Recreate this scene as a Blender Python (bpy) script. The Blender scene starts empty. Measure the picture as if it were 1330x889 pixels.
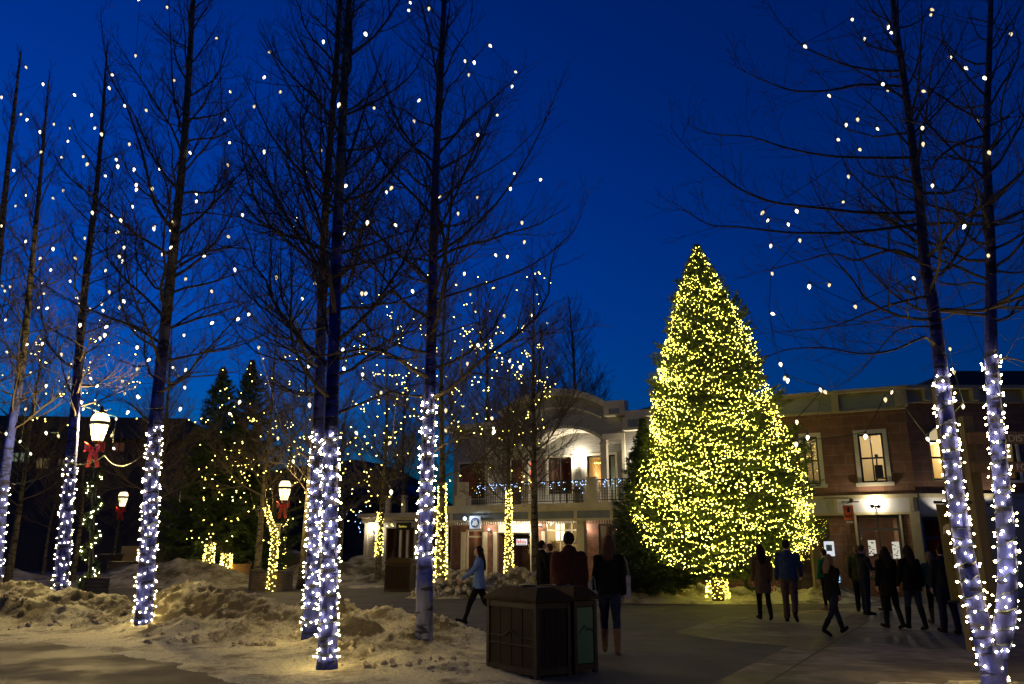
SKYTINT = (0, 2.55, 3.1); SKYSTR = .15; WRAP = 125; XM = 44
import bpy, bmesh, math, random
import numpy as np
from mathutils import Vector, Matrix, noise
R = math.radians
rnd = random.Random(7)
scene = bpy.context.scene
COL = scene.collection
# ------------------------------------------------------------------ camera
CH = 1.65
K = CH / 1.55
PITCH = R(14.53)
FPX = 1034.4
cam = bpy.data.cameras.new('camera'); cam.sensor_width = 36; cam.lens = 28
cam.clip_start = .1; cam.clip_end = 3000
co = bpy.data.objects.new('camera', cam); COL.objects.link(co)
co.location = (0, 0, CH); co.rotation_euler = (R(90) + PITCH, 0, 0)
scene.camera = co
CP, SP = math.cos(PITCH), math.sin(PITCH)

def ray(px, py):
    u = (px - 665) / FPX; v = (444.5 - py) / FPX
    return Vector((u, CP - v * SP, SP + v * CP))
def at(px, py, Y):
    r = ray(px, py); t = Y / r.y
    return Vector((r.x * t, Y, CH + r.z * t))
def gnd(px, py, z=0):
    r = ray(px, py); t = (z - CH) / r.z
    return Vector((r.x * t, r.y * t, z))

# ------------------------------------------------------------------ materials
MATS = {}
def nodes_of(name):
    m = bpy.data.materials.new(name); m.use_nodes = True
    return m, m.node_tree.nodes, m.node_tree.links, m.node_tree.nodes['Principled BSDF']
def mat(name, c, c2=None, rough=.75, metal=0., scale=6., stretch=(1, 1, 1), bump=0., bscale=None, detail=6., lo=.35, hi=.65, spec=.5, sheen=0.):
    if name in MATS: return MATS[name]
    m, N, L, P = nodes_of(name)
    P.inputs['Roughness'].default_value = rough; P.inputs['Metallic'].default_value = metal
    P.inputs['Specular IOR Level'].default_value = spec
    P.inputs['Base Color'].default_value = (*c, 1)
    tc = N.new('ShaderNodeTexCoord'); mp = N.new('ShaderNodeMapping'); mp.inputs['Scale'].default_value = stretch
    L.new(tc.outputs['Object'], mp.inputs['Vector'])
    if c2 is not None:
        n = N.new('ShaderNodeTexNoise'); n.inputs['Scale'].default_value = scale; n.inputs['Detail'].default_value = detail
        L.new(mp.outputs[0], n.inputs['Vector'])
        r = N.new('ShaderNodeValToRGB'); r.color_ramp.elements[0].position = lo; r.color_ramp.elements[1].position = hi
        r.color_ramp.elements[0].color = (*c, 1); r.color_ramp.elements[1].color = (*c2, 1)
        L.new(n.outputs['Fac'], r.inputs[0]); L.new(r.outputs[0], P.inputs['Base Color'])
    if bump:
        n2 = N.new('ShaderNodeTexNoise'); n2.inputs['Scale'].default_value = bscale or scale * 4; n2.inputs['Detail'].default_value = 5
        L.new(mp.outputs[0], n2.inputs['Vector'])
        b = N.new('ShaderNodeBump'); b.inputs['Strength'].default_value = bump; b.inputs['Distance'].default_value = .03
        L.new(n2.outputs['Fac'], b.inputs['Height']); L.new(b.outputs[0], P.inputs['Normal'])
    MATS[name] = m
    return m
def emit(name, c, s, sampled=True):
    if name in MATS: return MATS[name]
    m = bpy.data.materials.new(name); m.use_nodes = True
    N = m.node_tree.nodes; N.clear()
    e = N.new('ShaderNodeEmission'); e.inputs[0].default_value = (*c, 1); e.inputs[1].default_value = s
    o = N.new('ShaderNodeOutputMaterial'); m.node_tree.links.new(e.outputs[0], o.inputs[0])
    if not sampled: m.cycles.emission_sampling = 'NONE'
    MATS[name] = m
    return m
def frosted(name, c, s, tr=.6):
    m = bpy.data.materials.new(name); m.use_nodes = True
    N = m.node_tree.nodes; N.clear(); L = m.node_tree.links
    e = N.new('ShaderNodeEmission'); e.inputs[0].default_value = (*c, 1); e.inputs[1].default_value = s
    t = N.new('ShaderNodeBsdfTransparent'); t.inputs[0].default_value = (tr, tr, tr, 1)
    a = N.new('ShaderNodeAddShader'); o = N.new('ShaderNodeOutputMaterial')
    L.new(e.outputs[0], a.inputs[0]); L.new(t.outputs[0], a.inputs[1]); L.new(a.outputs[0], o.inputs[0])
    m.cycles.emission_sampling = 'NONE'
    MATS[name] = m
    return m
def glass(name, tint, gloss=.12):
    m = bpy.data.materials.new(name); m.use_nodes = True
    N = m.node_tree.nodes; N.clear(); L = m.node_tree.links
    g = N.new('ShaderNodeBsdfGlossy'); g.inputs['Roughness'].default_value = .03; g.inputs[0].default_value = (.9, .9, .9, 1)
    t = N.new('ShaderNodeBsdfTransparent'); t.inputs[0].default_value = (*tint, 1)
    a = N.new('ShaderNodeMixShader'); a.inputs[0].default_value = gloss; o = N.new('ShaderNodeOutputMaterial')
    L.new(t.outputs[0], a.inputs[1]); L.new(g.outputs[0], a.inputs[2]); L.new(a.outputs[0], o.inputs[0])
    MATS[name] = m
    return m
def brickmat(name, c1, c2, mortar, w, h, rough=.85, msize=.015, rot=None, bump=.4, offset=.5, noisec=.5, xy=False):
    if name in MATS: return MATS[name]
    m, N, L, P = nodes_of(name)
    P.inputs['Roughness'].default_value = rough
    tc = N.new('ShaderNodeTexCoord'); sx = N.new('ShaderNodeSeparateXYZ'); cx = N.new('ShaderNodeCombineXYZ')
    mp = N.new('ShaderNodeMapping')
    L.new(tc.outputs['Object'], mp.inputs[0])
    if rot: mp.inputs['Rotation'].default_value = (0, 0, rot)
    L.new(mp.outputs[0], sx.inputs[0])
    if xy:
        L.new(sx.outputs[0], cx.inputs[0]); L.new(sx.outputs[1], cx.inputs[1])
    else:
        ad = N.new('ShaderNodeMath'); ad.operation = 'ADD'
        L.new(sx.outputs[0], ad.inputs[0]); L.new(sx.outputs[1], ad.inputs[1])
        L.new(ad.outputs[0], cx.inputs[0]); L.new(sx.outputs[2], cx.inputs[1])
    b = N.new('ShaderNodeTexBrick'); b.offset = offset
    b.inputs['Scale'].default_value = 1; b.inputs['Brick Width'].default_value = w; b.inputs['Row Height'].default_value = h
    b.inputs['Mortar Size'].default_value = msize; b.inputs['Mortar Smooth'].default_value = .3
    b.inputs['Color1'].default_value = (*c1, 1); b.inputs['Color2'].default_value = (*c2, 1); b.inputs['Mortar'].default_value = (*mortar, 1)
    L.new(cx.outputs[0], b.inputs['Vector'])
    n = N.new('ShaderNodeTexNoise'); n.inputs['Scale'].default_value = 3; n.inputs['Detail'].default_value = 8
    L.new(tc.outputs['Object'], n.inputs['Vector'])
    mr = N.new('ShaderNodeMapRange'); mr.inputs[1].default_value = .3; mr.inputs[2].default_value = .7; mr.inputs[3].default_value = 1 - noisec; mr.inputs[4].default_value = 1 + noisec * .6
    L.new(n.outputs['Fac'], mr.inputs[0])
    if xy:   # old wet patches and salt marks
        n4 = N.new('ShaderNodeTexNoise'); n4.inputs['Scale'].default_value = .55; n4.inputs['Detail'].default_value = 7; n4.inputs['Roughness'].default_value = .65
        L.new(tc.outputs['Object'], n4.inputs['Vector'])
        r4 = N.new('ShaderNodeMapRange'); r4.inputs[1].default_value = .46; r4.inputs[2].default_value = .56; r4.inputs[3].default_value = .5; r4.inputs[4].default_value = 1.12
        L.new(n4.outputs['Fac'], r4.inputs[0]); m4 = N.new('ShaderNodeMath'); m4.operation = 'MULTIPLY'; L.new(mr.outputs[0], m4.inputs[0]); L.new(r4.outputs[0], m4.inputs[1])
        r5 = N.new('ShaderNodeMapRange'); r5.inputs[1].default_value = .44; r5.inputs[2].default_value = .58; r5.inputs[3].default_value = .62; r5.inputs[4].default_value = .85
        L.new(n4.outputs['Fac'], r5.inputs[0]); L.new(r5.outputs[0], P.inputs['Roughness']); P.inputs['Specular IOR Level'].default_value = .22; mr = m4
    vm = N.new('ShaderNodeVectorMath'); vm.operation = 'SCALE'
    L.new(b.outputs['Color'], vm.inputs[0]); L.new(mr.outputs[0], vm.inputs['Scale'])
    L.new(vm.outputs[0], P.inputs['Base Color'])
    n2 = N.new('ShaderNodeTexNoise'); n2.inputs['Scale'].default_value = 40
    L.new(tc.outputs['Object'], n2.inputs['Vector'])
    ad2 = N.new('ShaderNodeMath'); ad2.operation = 'MULTIPLY_ADD'; ad2.inputs[1].default_value = -1
    L.new(b.outputs['Fac'], ad2.inputs[0]); L.new(n2.outputs['Fac'], ad2.inputs[2])
    bp = N.new('ShaderNodeBump'); bp.inputs['Strength'].default_value = bump; bp.inputs['Distance'].default_value = .02
    L.new(ad2.outputs[0], bp.inputs['Height']); L.new(bp.outputs[0], P.inputs['Normal'])
    MATS[name] = m
    return m
def siding(name, c, pitch=.13):
    m, N, L, P = nodes_of(name)
    P.inputs['Base Color'].default_value = (*c, 1); P.inputs['Roughness'].default_value = .6
    tc = N.new('ShaderNodeTexCoord'); sx = N.new('ShaderNodeSeparateXYZ')
    L.new(tc.outputs['Object'], sx.inputs[0])
    d = N.new('ShaderNodeMath'); d.operation = 'DIVIDE'; d.inputs[1].default_value = pitch
    f = N.new('ShaderNodeMath'); f.operation = 'FRACT'
    L.new(sx.outputs[2], d.inputs[0]); L.new(d.outputs[0], f.inputs[0])
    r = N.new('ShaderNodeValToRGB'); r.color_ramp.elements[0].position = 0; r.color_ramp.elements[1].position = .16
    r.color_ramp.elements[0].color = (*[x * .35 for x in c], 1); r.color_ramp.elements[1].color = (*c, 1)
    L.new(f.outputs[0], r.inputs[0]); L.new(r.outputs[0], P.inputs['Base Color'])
    b = N.new('ShaderNodeBump'); b.inputs['Strength'].default_value = .8; b.inputs['Distance'].default_value = .02; b.invert = True
    L.new(f.outputs[0], b.inputs['Height']); L.new(b.outputs[0], P.inputs['Normal'])
    MATS[name] = m
    return m

# ------------------------------------------------------------------ mesh helpers
class MB:
    def __init__(s): s.v = []; s.f = []; s.mi = []; s.cur = 0
    def quad(s, a, b, c, d):
        n = len(s.v); s.v += [tuple(a), tuple(b), tuple(c), tuple(d)]; s.f.append((n, n + 1, n + 2, n + 3)); s.mi.append(s.cur)
    def tri(s, a, b, c):
        n = len(s.v); s.v += [tuple(a), tuple(b), tuple(c)]; s.f.append((n, n + 1, n + 2)); s.mi.append(s.cur)
    def box(s, x0, x1, y0, y1, z0, z1):
        n = len(s.v)
        s.v += [(x, y, z) for z in (z0, z1) for y in (y0, y1) for x in (x0, x1)]
        for q in ((0, 2, 3, 1), (4, 5, 7, 6), (0, 1, 5, 4), (2, 6, 7, 3), (0, 4, 6, 2), (1, 3, 7, 5)):
            s.f.append(tuple(n + i for i in q)); s.mi.append(s.cur)
        return s
    def obox(s, c, sx, sy, sz, rot=None):
        n = len(s.v); c = Vector(c); rot = rot or Matrix.Identity(3)
        for z in (-.5, .5):
            for y in (-.5, .5):
                for x in (-.5, .5): s.v.append(tuple(c + rot @ Vector((x * sx, y * sy, z * sz))))
        for q in ((0, 2, 3, 1), (4, 5, 7, 6), (0, 1, 5, 4), (2, 6, 7, 3), (0, 4, 6, 2), (1, 3, 7, 5)):
            s.f.append(tuple(n + i for i in q)); s.mi.append(s.cur)
        return s
    def tube(s, pts, rad, sides=6, cap=True):
        n0 = len(s.v); P = [Vector(p) for p in pts]; k = len(P)
        prev = None
        for i in range(k):
            d = (P[min(i + 1, k - 1)] - P[max(i - 1, 0)])
            if d.length < 1e-9: d = Vector((0, 0, 1))
            d.normalize()
            if prev is None:
                a = d.cross(Vector((0, 0, 1)) if abs(d.z) < .9 else Vector((1, 0, 0)))
            else:
                a = prev - d * prev.dot(d)
            a.normalize(); prev = a; b = d.cross(a)
            r = rad[i] if hasattr(rad, '__len__') else rad
            for j in range(sides):
                t = 2 * math.pi * j / sides
                s.v.append(tuple(P[i] + (a * math.cos(t) + b * math.sin(t)) * r))
        for i in range(k - 1):
            for j in range(sides):
                a0 = n0 + i * sides + j; a1 = n0 + i * sides + (j + 1) % sides
                s.f.append((a0, a1, a1 + sides, a0 + sides)); s.mi.append(s.cur)
        if cap:
            s.f.append(tuple(n0 + j for j in reversed(range(sides)))); s.mi.append(s.cur)
            s.f.append(tuple(n0 + (k - 1) * sides + j for j in range(sides))); s.mi.append(s.cur)
        return s
    def lathe(s, prof, sides=16, c=(0, 0, 0), arc=1.):
        n0 = len(s.v); k = len(prof)
        for r, z in prof:
            for j in range(sides):
                t = 2 * math.pi * arc * j / sides
                s.v.append((c[0] + r * math.cos(t), c[1] + r * math.sin(t), c[2] + z))
        for i in range(k - 1):
            for j in range(sides):
                a0 = n0 + i * sides + j; a1 = n0 + i * sides + (j + 1) % sides
                s.f.append((a0, a1, a1 + sides, a0 + sides)); s.mi.append(s.cur)
        return s
    def ell(s, c, rx, ry, rz, seg=12, rings=8, rot=None):
        n0 = len(s.v); rot = rot or Matrix.Identity(3); c = Vector(c)
        for i in range(rings + 1):
            ph = math.pi * i / rings
            for j in range(seg):
                t = 2 * math.pi * j / seg
                s.v.append(tuple(c + rot @ Vector((rx * math.sin(ph) * math.cos(t), ry * math.sin(ph) * math.sin(t), -rz * math.cos(ph)))))
        for i in range(rings):
            for j in range(seg):
                a0 = n0 + i * seg + j; a1 = n0 + i * seg + (j + 1) % seg
                s.f.append((a0, a1, a1 + seg, a0 + seg)); s.mi.append(s.cur)
        return s
    def prism(s, poly, y0, y1):            # poly in x,z ; extruded along y
        n = len(s.v); k = len(poly)
        s.v += [(x, y0, z) for x, z in poly] + [(x, y1, z) for x, z in poly]
        s.f.append(tuple(range(n, n + k))); s.f.append(tuple(reversed(range(n + k, n + 2 * k)))); s.mi += [s.cur] * 2
        for i in range(k):
            j = (i + 1) % k
            s.f.append((n + j, n + i, n + k + i, n + k + j)); s.mi.append(s.cur)
        return s
    def slab(s, poly, z0, z1):             # poly in x,y ; extruded in z
        n = len(s.v); k = len(poly)
        s.v += [(p[0], p[1], z1) for p in poly] + [(p[0], p[1], z0) for p in poly]
        s.f.append(tuple(range(n, n + k))); s.mi.append(s.cur)
        for i in range(k):
            j = (i + 1) % k
            s.f.append((n + j, n + i, n + k + i, n + k + j)); s.mi.append(s.cur)
        return s
    def build(s, name, m, parent=None, smooth=False, fix=False):
        me = bpy.data.meshes.new(name); me.from_pydata(s.v, [], s.f)
        ms = m if isinstance(m, (list, tuple)) else [m]
        for x in ms: me.materials.append(x)
        if len(ms) > 1: me.polygons.foreach_set('material_index', s.mi)
        if fix:
            bm = bmesh.new(); bm.from_mesh(me); bmesh.ops.recalc_face_normals(bm, faces=bm.faces); bm.to_mesh(me); bm.free()
        if smooth: me.shade_smooth()
        me.update()
        o = bpy.data.objects.new(name, me); COL.objects.link(o)
        if parent: o.parent = parent
        return o
def tag(o, label=None, cat=None, group=None, kind=None):
    if label: o['label'] = label
    if cat: o['category'] = cat
    if group: o['group'] = group
    if kind: o['kind'] = kind
    return o
def empty(name, loc, rz=0, label=None, cat=None, group=None):
    o = bpy.data.objects.new(name, None); COL.objects.link(o); o.empty_display_size = .2
    o.location = loc; o.rotation_euler = (0, 0, rz)
    return tag(o, label, cat, group)
def part(name, me, parent, loc=(0, 0, 0), rot=(0, 0, 0), sc=(1, 1, 1)):
    o = bpy.data.objects.new(name, me); COL.objects.link(o); o.parent = parent
    o.location = loc; o.rotation_euler = rot; o.scale = sc
    return o
def copy_tree(o, parent=None):
    c = o.copy(); COL.objects.link(c); c.parent = parent
    for ch in list(o.children): copy_tree(ch, c)
    return c
def light(kind, loc, power, color, radius=.05, target=None, angle=None, blend=.6, name='lamp'):
    l = bpy.data.lights.new(name, kind); l.energy = power; l.color = color; l.shadow_soft_size = radius
    o = bpy.data.objects.new(name, l); COL.objects.link(o); o.location = loc
    if kind == 'SPOT':
        l.spot_size = angle or R(120); l.spot_blend = blend
        o.rotation_euler = (Vector(target) - Vector(loc)).to_track_quat('-Z', 'Y').to_euler()
    return o
def np_mesh(name, verts, nper, m, parent=None):
    """verts: (k*nper,3) array, faces are consecutive runs of nper verts"""
    verts = np.asarray(verts, dtype=np.float32).reshape(-1, 3); n = len(verts) // nper
    me = bpy.data.meshes.new(name)
    me.vertices.add(n * nper); me.vertices.foreach_set('co', verts[:n * nper].ravel())
    me.loops.add(n * nper); me.loops.foreach_set('vertex_index', np.arange(n * nper, dtype=np.int32))
    me.polygons.add(n); me.polygons.foreach_set('loop_start', np.arange(0, n * nper, nper, dtype=np.int32))
    me.polygons.foreach_set('loop_total', np.full(n, nper, dtype=np.int32))
    me.materials.append(m); me.update(calc_edges=True); me.validate()
    o = bpy.data.objects.new(name, me); COL.objects.link(o)
    if parent: o.parent = parent
    return o
WARM = (1, .76, .45)
# ------------------------------------------------------------------ sky
w = bpy.data.worlds.new('World'); scene.world = w; w.use_nodes = True
N = w.node_tree.nodes; L = w.node_tree.links
bg = N['Background']
sky = N.new('ShaderNodeTexSky'); sky.sky_type = 'NISHITA'; sky.sun_disc = False
SUN_ROT = R(-50)
sky.sun_elevation = R(.5); sky.sun_rotation = SUN_ROT; sky.ozone_density = 6; sky.air_density = 1.2; sky.dust_density = .3
vm = N.new('ShaderNodeVectorMath'); vm.operation = 'MULTIPLY'; vm.inputs[1].default_value = SKYTINT
gm = N.new('ShaderNodeGamma'); gm.inputs[1].default_value = 1.35
L.new(sky.outputs[0], gm.inputs[0]); L.new(gm.outputs[0], vm.inputs[0]); L.new(vm.outputs[0], bg.inputs[0])
bg.inputs[1].default_value = SKYSTR
sl = bpy.data.lights.new('dusk_glow', 'SUN'); sl.energy = .012; sl.angle = R(30); sl.color = (.5, .65, 1)
so = bpy.data.objects.new('dusk_glow', sl); COL.objects.link(so)
so.rotation_euler = (R(88), 0, R(50)); so.location = (0, 0, 60)
scene.view_settings.view_transform = 'Standard'; scene.view_settings.look = 'None'
scene.view_settings.exposure = 0; scene.view_settings.gamma = 1; scene.view_settings.use_curve_mapping = False
cy = scene.cycles
cy.use_denoising = True; cy.use_light_tree = True; cy.max_bounces = 5; cy.diffuse_bounces = 2; cy.glossy_bounces = 2
cy.transparent_max_bounces = 8; cy.sample_clamp_indirect = 3; cy.caustics_reflective = False; cy.caustics_refractive = False
cy.use_adaptive_sampling = False
# ------------------------------------------------------------------ ground
M_asph = mat('asphalt', (.05, .046, .036), (.09, .08, .06), rough=.8, scale=1.2, bump=.5, bscale=60, detail=10)
g = MB(); g.quad((-900, -200, 0), (900, -200, 0), (900, 1500, 0), (-900, 1500, 0))
tag(g.build('ground', M_asph), kind='structure')
pa, pb = gnd(925, 889), gnd(1060, 822)
JA = math.atan2(pb.y - pa.y, pb.x - pa.x)
M_slab = brickmat('concrete_slabs', (.19, .165, .115), (.24, .205, .14), (.06, .05, .035), 3.2, 2.6, msize=.02, rot=-JA, bump=.25, offset=.0, noisec=.35, xy=True)
poly = [gnd(*p) for p in ((925, 889), (1024, 840), (943, 833), (876, 822), (940, 801), (1060, 793), (1330, 776), (1500, 776))] 
poly += [Vector((40, 8, 0)), Vector((40, -3, 0)), pa + (pa - pb).normalized() * 8]
g = MB(); g.slab([(p.x, p.y) for p in poly], 0, .006); tag(g.build('pavement', M_slab, fix=True), kind='structure')
M_path = brickmat('path_slabs', (.045, .035, .022), (.06, .046, .028), (.03, .026, .02), 1.9, 1.6, msize=.018, rot=R(-18), bump=.25, noisec=.4, xy=True)
poly = [gnd(-250, 815), gnd(0, 815), gnd(120, 830), gnd(250, 858), gnd(420, 889), Vector((0, 8.5, 0)), Vector((0, -2, 0)), Vector((-25, -2, 0))]
g = MB(); g.slab([(p.x, p.y) for p in poly], 0, .005); tag(g.build('path', M_path, fix=True), kind='structure')
# kerb of the tree bed
# hills far behind
M_hill = mat('hill_forest', (.02, .03, .025), (.04, .05, .04), rough=1, scale=.02)
g = MB(); n = 80
hz = [(-700 + 1400 * i / n, 700 + 60 * math.sin(i * .4), 48 + 26 * math.sin(i * .23 + 1) + 12 * math.sin(i * .61) + rnd.uniform(-2, 2)) for i in range(n + 1)]
for i in range(n):
    a, b = hz[i], hz[i + 1]
    g.quad((a[0], a[1] - 150, -1), (b[0], b[1] - 150, -1), (b[0], b[1], b[2]), (a[0], a[1], a[2]))
    g.quad((a[0], a[1], a[2]), (b[0], b[1], b[2]), (b[0], b[1] + 200, -1), (a[0], a[1] + 200, -1))
tag(g.build('hills', M_hill), kind='structure')
# ------------------------------------------------------------------ snow banks
def snowmat(name, clean, dirt, lo, hi):
    m, N, L, P = nodes_of(name)
    P.inputs['Roughness'].default_value = .65; P.inputs['Specular IOR Level'].default_value = .4
    tc = N.new('ShaderNodeTexCoord')
    n = N.new('ShaderNodeTexNoise'); n.inputs['Scale'].default_value = 1.1; n.inputs['Detail'].default_value = 9; n.inputs['Roughness'].default_value = .7
    L.new(tc.outputs['Object'], n.inputs['Vector'])
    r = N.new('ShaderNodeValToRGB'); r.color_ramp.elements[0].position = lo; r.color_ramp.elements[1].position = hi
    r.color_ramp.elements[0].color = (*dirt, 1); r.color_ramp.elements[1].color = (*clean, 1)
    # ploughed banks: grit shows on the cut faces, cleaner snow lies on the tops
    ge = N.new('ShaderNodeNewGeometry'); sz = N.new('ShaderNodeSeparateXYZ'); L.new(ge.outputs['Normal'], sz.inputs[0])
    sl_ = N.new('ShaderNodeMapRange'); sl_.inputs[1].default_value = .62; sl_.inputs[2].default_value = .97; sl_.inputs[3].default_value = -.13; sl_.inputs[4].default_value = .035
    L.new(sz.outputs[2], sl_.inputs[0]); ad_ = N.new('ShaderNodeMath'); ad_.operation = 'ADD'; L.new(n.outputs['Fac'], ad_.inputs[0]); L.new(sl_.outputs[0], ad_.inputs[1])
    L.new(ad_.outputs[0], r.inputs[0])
    n3 = N.new('ShaderNodeTexNoise'); n3.inputs['Scale'].default_value = 22; n3.inputs['Detail'].default_value = 6; n3.inputs['Roughness'].default_value = .8
    L.new(tc.outputs['Object'], n3.inputs['Vector'])
    mr = N.new('ShaderNodeMapRange'); mr.inputs[1].default_value = .38; mr.inputs[2].default_value = .58; mr.inputs[3].default_value = .58; mr.inputs[4].default_value = 1.05
    L.new(n3.outputs['Fac'], mr.inputs[0])
    vm = N.new('ShaderNodeVectorMath'); vm.operation = 'SCALE'
    L.new(r.outputs[0], vm.inputs[0]); L.new(mr.outputs[0], vm.inputs['Scale']); L.new(vm.outputs[0], P.inputs['Base Color'])
    b = N.new('ShaderNodeBump'); b.inputs['Strength'].default_value = 1; b.inputs['Distance'].default_value = .08
    L.new(n3.outputs['Fac'], b.inputs['Height']); L.new(b.outputs[0], P.inputs['Normal'])
    MATS[name] = m
    return m
M_snow = snowmat('dirty_snow', (.84, .80, .50), (.20, .165, .075), .40, .54)
M_snow2 = snowmat('packed_snow', (.55, .51, .38), (.11, .09, .045), .42, .6)
def fbm(x, y, s, o=5, seed=0.):
    return noise.fractal(Vector((x * s + seed, y * s, seed)), .9, 2.1, o)
def snowfield(name, x0, x1, y0, y1, step, hf, m, label=None):
    nx = int((x1 - x0) / step) + 1; ny = int((y1 - y0) / step) + 1
    V = []; idx = {}
    F = []; H = []
    for j in range(ny):
        for i in range(nx):
            H.append(hf(x0 + i * step, y0 + j * step))
    def vid(i, j):
        k = j * nx + i
        if k not in idx:
            idx[k] = len(V); V.append((x0 + i * step, y0 + j * step, H[k]))
        return idx[k]
    for j in range(ny - 1):
        for i in range(nx - 1):
            k = j * nx + i
            if max(H[k], H[k + 1], H[k + nx], H[k + nx + 1]) > .0:
                F.append((vid(i, j), vid(i + 1, j), vid(i + 1, j + 1), vid(i, j + 1)))
    me = bpy.data.meshes.new(name); me.from_pydata(V, [], F); me.materials.append(m); me.shade_smooth()
    o = bpy.data.objects.new(name, me); COL.objects.link(o)
    return tag(o, label, kind='stuff')
def blob_fn(blobs, base, rough=1., seed=0.):
    def hf(x, y):
        b = base(x, y); acc = 0.
        for bx, by, hh, rx, ry, ang in blobs:
            dx, dy = x - bx, y - by
            u = dx * math.cos(ang) + dy * math.sin(ang); v = -dx * math.sin(ang) + dy * math.cos(ang)
            q = (u / rx) ** 2 + (v / ry) ** 2
            if q < 6: acc += (hh * math.exp(-q * 1.1)) ** 7
        h = b + acc ** (1 / 7)
        n1 = fbm(x, y, 1.3, 5, seed); n2 = fbm(x, y, 6, 4, seed + 9); n3 = abs(fbm(x, y, 2.8, 3, seed + 4))
        k = max(0, min(1, h * 2.2))
        return h + rough * (k * (.11 * n1 + .05 * n2 - .10 * n3 - .10 * abs(fbm(x, y, 5.5, 3, seed + 6)) + .05) + .012 * n1 + .006 * n2)
    return hf
def from_sil(lst):
    out = []
    for px, py, D, rx, ry, ang in lst:
        p = at(px, py, D * K); out.append((p.x, p.y, p.z, rx, ry, R(ang)))
    return out
main = from_sil([(-40, 752, 19, 1.7, 1.1, 0), (25, 757, 18.8, 1.3, .9, 0), (85, 768, 18.5, 1.2, .9, 0), (143, 772, 18.5, .7, .6, 0), (172, 790, 18, .8, .6, 0),
    (255, 762, 16.6, 1.25, 1.1, -10), (305, 768, 16.4, 1.0, .9, -10), (225, 772, 16.6, .8, .8, 0), (350, 783, 16, .9, .8, 0), (400, 788, 15.8, .8, .7, 0), (445, 783, 15.4, .8, .7, -20),
    (500, 793, 15, .9, .7, -20), (560, 800, 14.6, .8, .65, -25), (605, 818, 14.2, .6, .5, -30), (455, 828, 12.2, .55, .5, -15), (530, 850, 11.7, .7, .45, -20), (585, 862, 11.3, .6, .4, -25), (300, 812, 14.7, .9, .5, 0), (160, 805, 17, .9, .5, 0), (238, 803, 15.4, .7, .5, 0), (262, 822, 14.6, .5, .35, 0), (325, 808, 15, .8, .5, 0), (372, 812, 14.9, .6, .45, 0), (345, 832, 14.1, .5, .3, 0), (462, 803, 13.7, .7, .5, -15), (520, 818, 13.1, .6, .45, -20), (15, 780, 17.8, 1.0, .6, 0), (90, 788, 17.4, .8, .5, 0), (125, 800, 16.9, .5, .35, 0)])
def mainbase(x, y):
    # the thin packed sheet in front of the banks, its near edge runs from left to right
    e = gl(x) + .35 * fbm(x, y, .5, 3, 3) + .12 * fbm(x, y, 2.2, 3, 5)
    d = y - e
    f = 20.3 * K + .2 * fbm(x, 0, .5, 3)
    if x > -3.2: f = min(f, 16.6 * K - (x + 3.2) * .55)
    t = min(d, (f - y) * .8)
    xr = (.25 - x) * .8 + .15 * fbm(x, y, 1, 3, 8)
    t = min(t, xr)
    return max(-.05, min(.035, t * .12))
ex = [(gnd(px, py).x, gnd(px, py).y) for px, py in ((-250, 826), (-60, 832), (60, 838), (120, 842), (180, 858), (250, 873), (340, 890), (520, 900), (640, 903))]
def gl(x):
    if x <= ex[0][0]: return ex[0][1]
    for (a, b), (c, d) in zip(ex, ex[1:]):
        if a <= x <= c: return b + (d - b) * (x - a) / (c - a)
    return ex[-1][1]
snow_main = blob_fn(main, mainbase, 1., 2.)
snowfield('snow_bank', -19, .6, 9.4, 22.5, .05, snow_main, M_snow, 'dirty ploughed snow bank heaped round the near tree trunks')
# snow on the tree bed
c0 = gnd(933, 783)
bed = [(c0.x - 2.6, c0.y + .9, .42, 1.6, .8, .1), (c0.x - 3.6, c0.y + .4, .3, .9, .6, .3), (c0.x + 1.6, c0.y + 1.6, .32, 2.2, .9, -.2), (c0.x - .5, c0.y + 2.2, .45, 2.2, .8, 0), (c0.x + 3.6, c0.y + .8, .4, 1.0, .7, -.4), (c0.x + 4.1, c0.y + 1.6, .5, .8, .6, 0), (c0.x + 1.3, c0.y + .5, .2, .7, .35, 0)]
def bedbase(x, y):
    q = math.hypot((x - c0.x - .3) / 4.9, (y - c0.y - 1.6) / 2.3) + .08 * fbm(x, y, .9, 3, 1)
    return max(-.05, min(.05, (1 - q) * .5, (y - c0.y + .9) * .12))
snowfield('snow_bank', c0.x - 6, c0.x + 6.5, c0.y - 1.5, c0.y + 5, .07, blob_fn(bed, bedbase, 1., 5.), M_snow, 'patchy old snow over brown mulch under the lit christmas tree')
hp = from_sil([(598, 742, 27.5, .7, .6, 20), (585, 752, 27.5, .8, .6, 0), (640, 742, 28.5, .8, .7, 0), (675, 738, 28.5, .9, .8, 0), (700, 742, 28.5, .6, .6, 0), (560, 757, 27, .6, .4, 0), (620, 752, 28, .8, .5, 0)])
def nb(x, y): return -.05
snowfield('snow_bank', -6, 3, 26, 34, .07, blob_fn(hp, nb, 1.4, 8.), M_snow, 'grey chunky snow heap between the girl in blue and the shop fronts')
far = from_sil([(-30, 733, 38, 3, 1.5, 0), (420, 728, 40, 2.5, 1.2, 0), (470, 722, 41, 1.6, 1, 0), (300, 720, 40, 2, 1, 0), (240, 728, 36, 3, 1.5, 0), (385, 716, 43, 2, 1.2, 0), (560, 732, 38, 1.5, 1, 0), (520, 730, 38, 1.5, 1, 0), (180, 735, 38, 2, 1.5, 0)])
def farbase(x, y):
    e = 33.5 * K + .5 * fbm(x, 0, .3, 3, 2)
    return max(-.05, min(.06, (y - e) * .1, (60 - y) * .1, (-1.5 - x) * .1 if y < 46 else (-5 - x) * .1))
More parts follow.
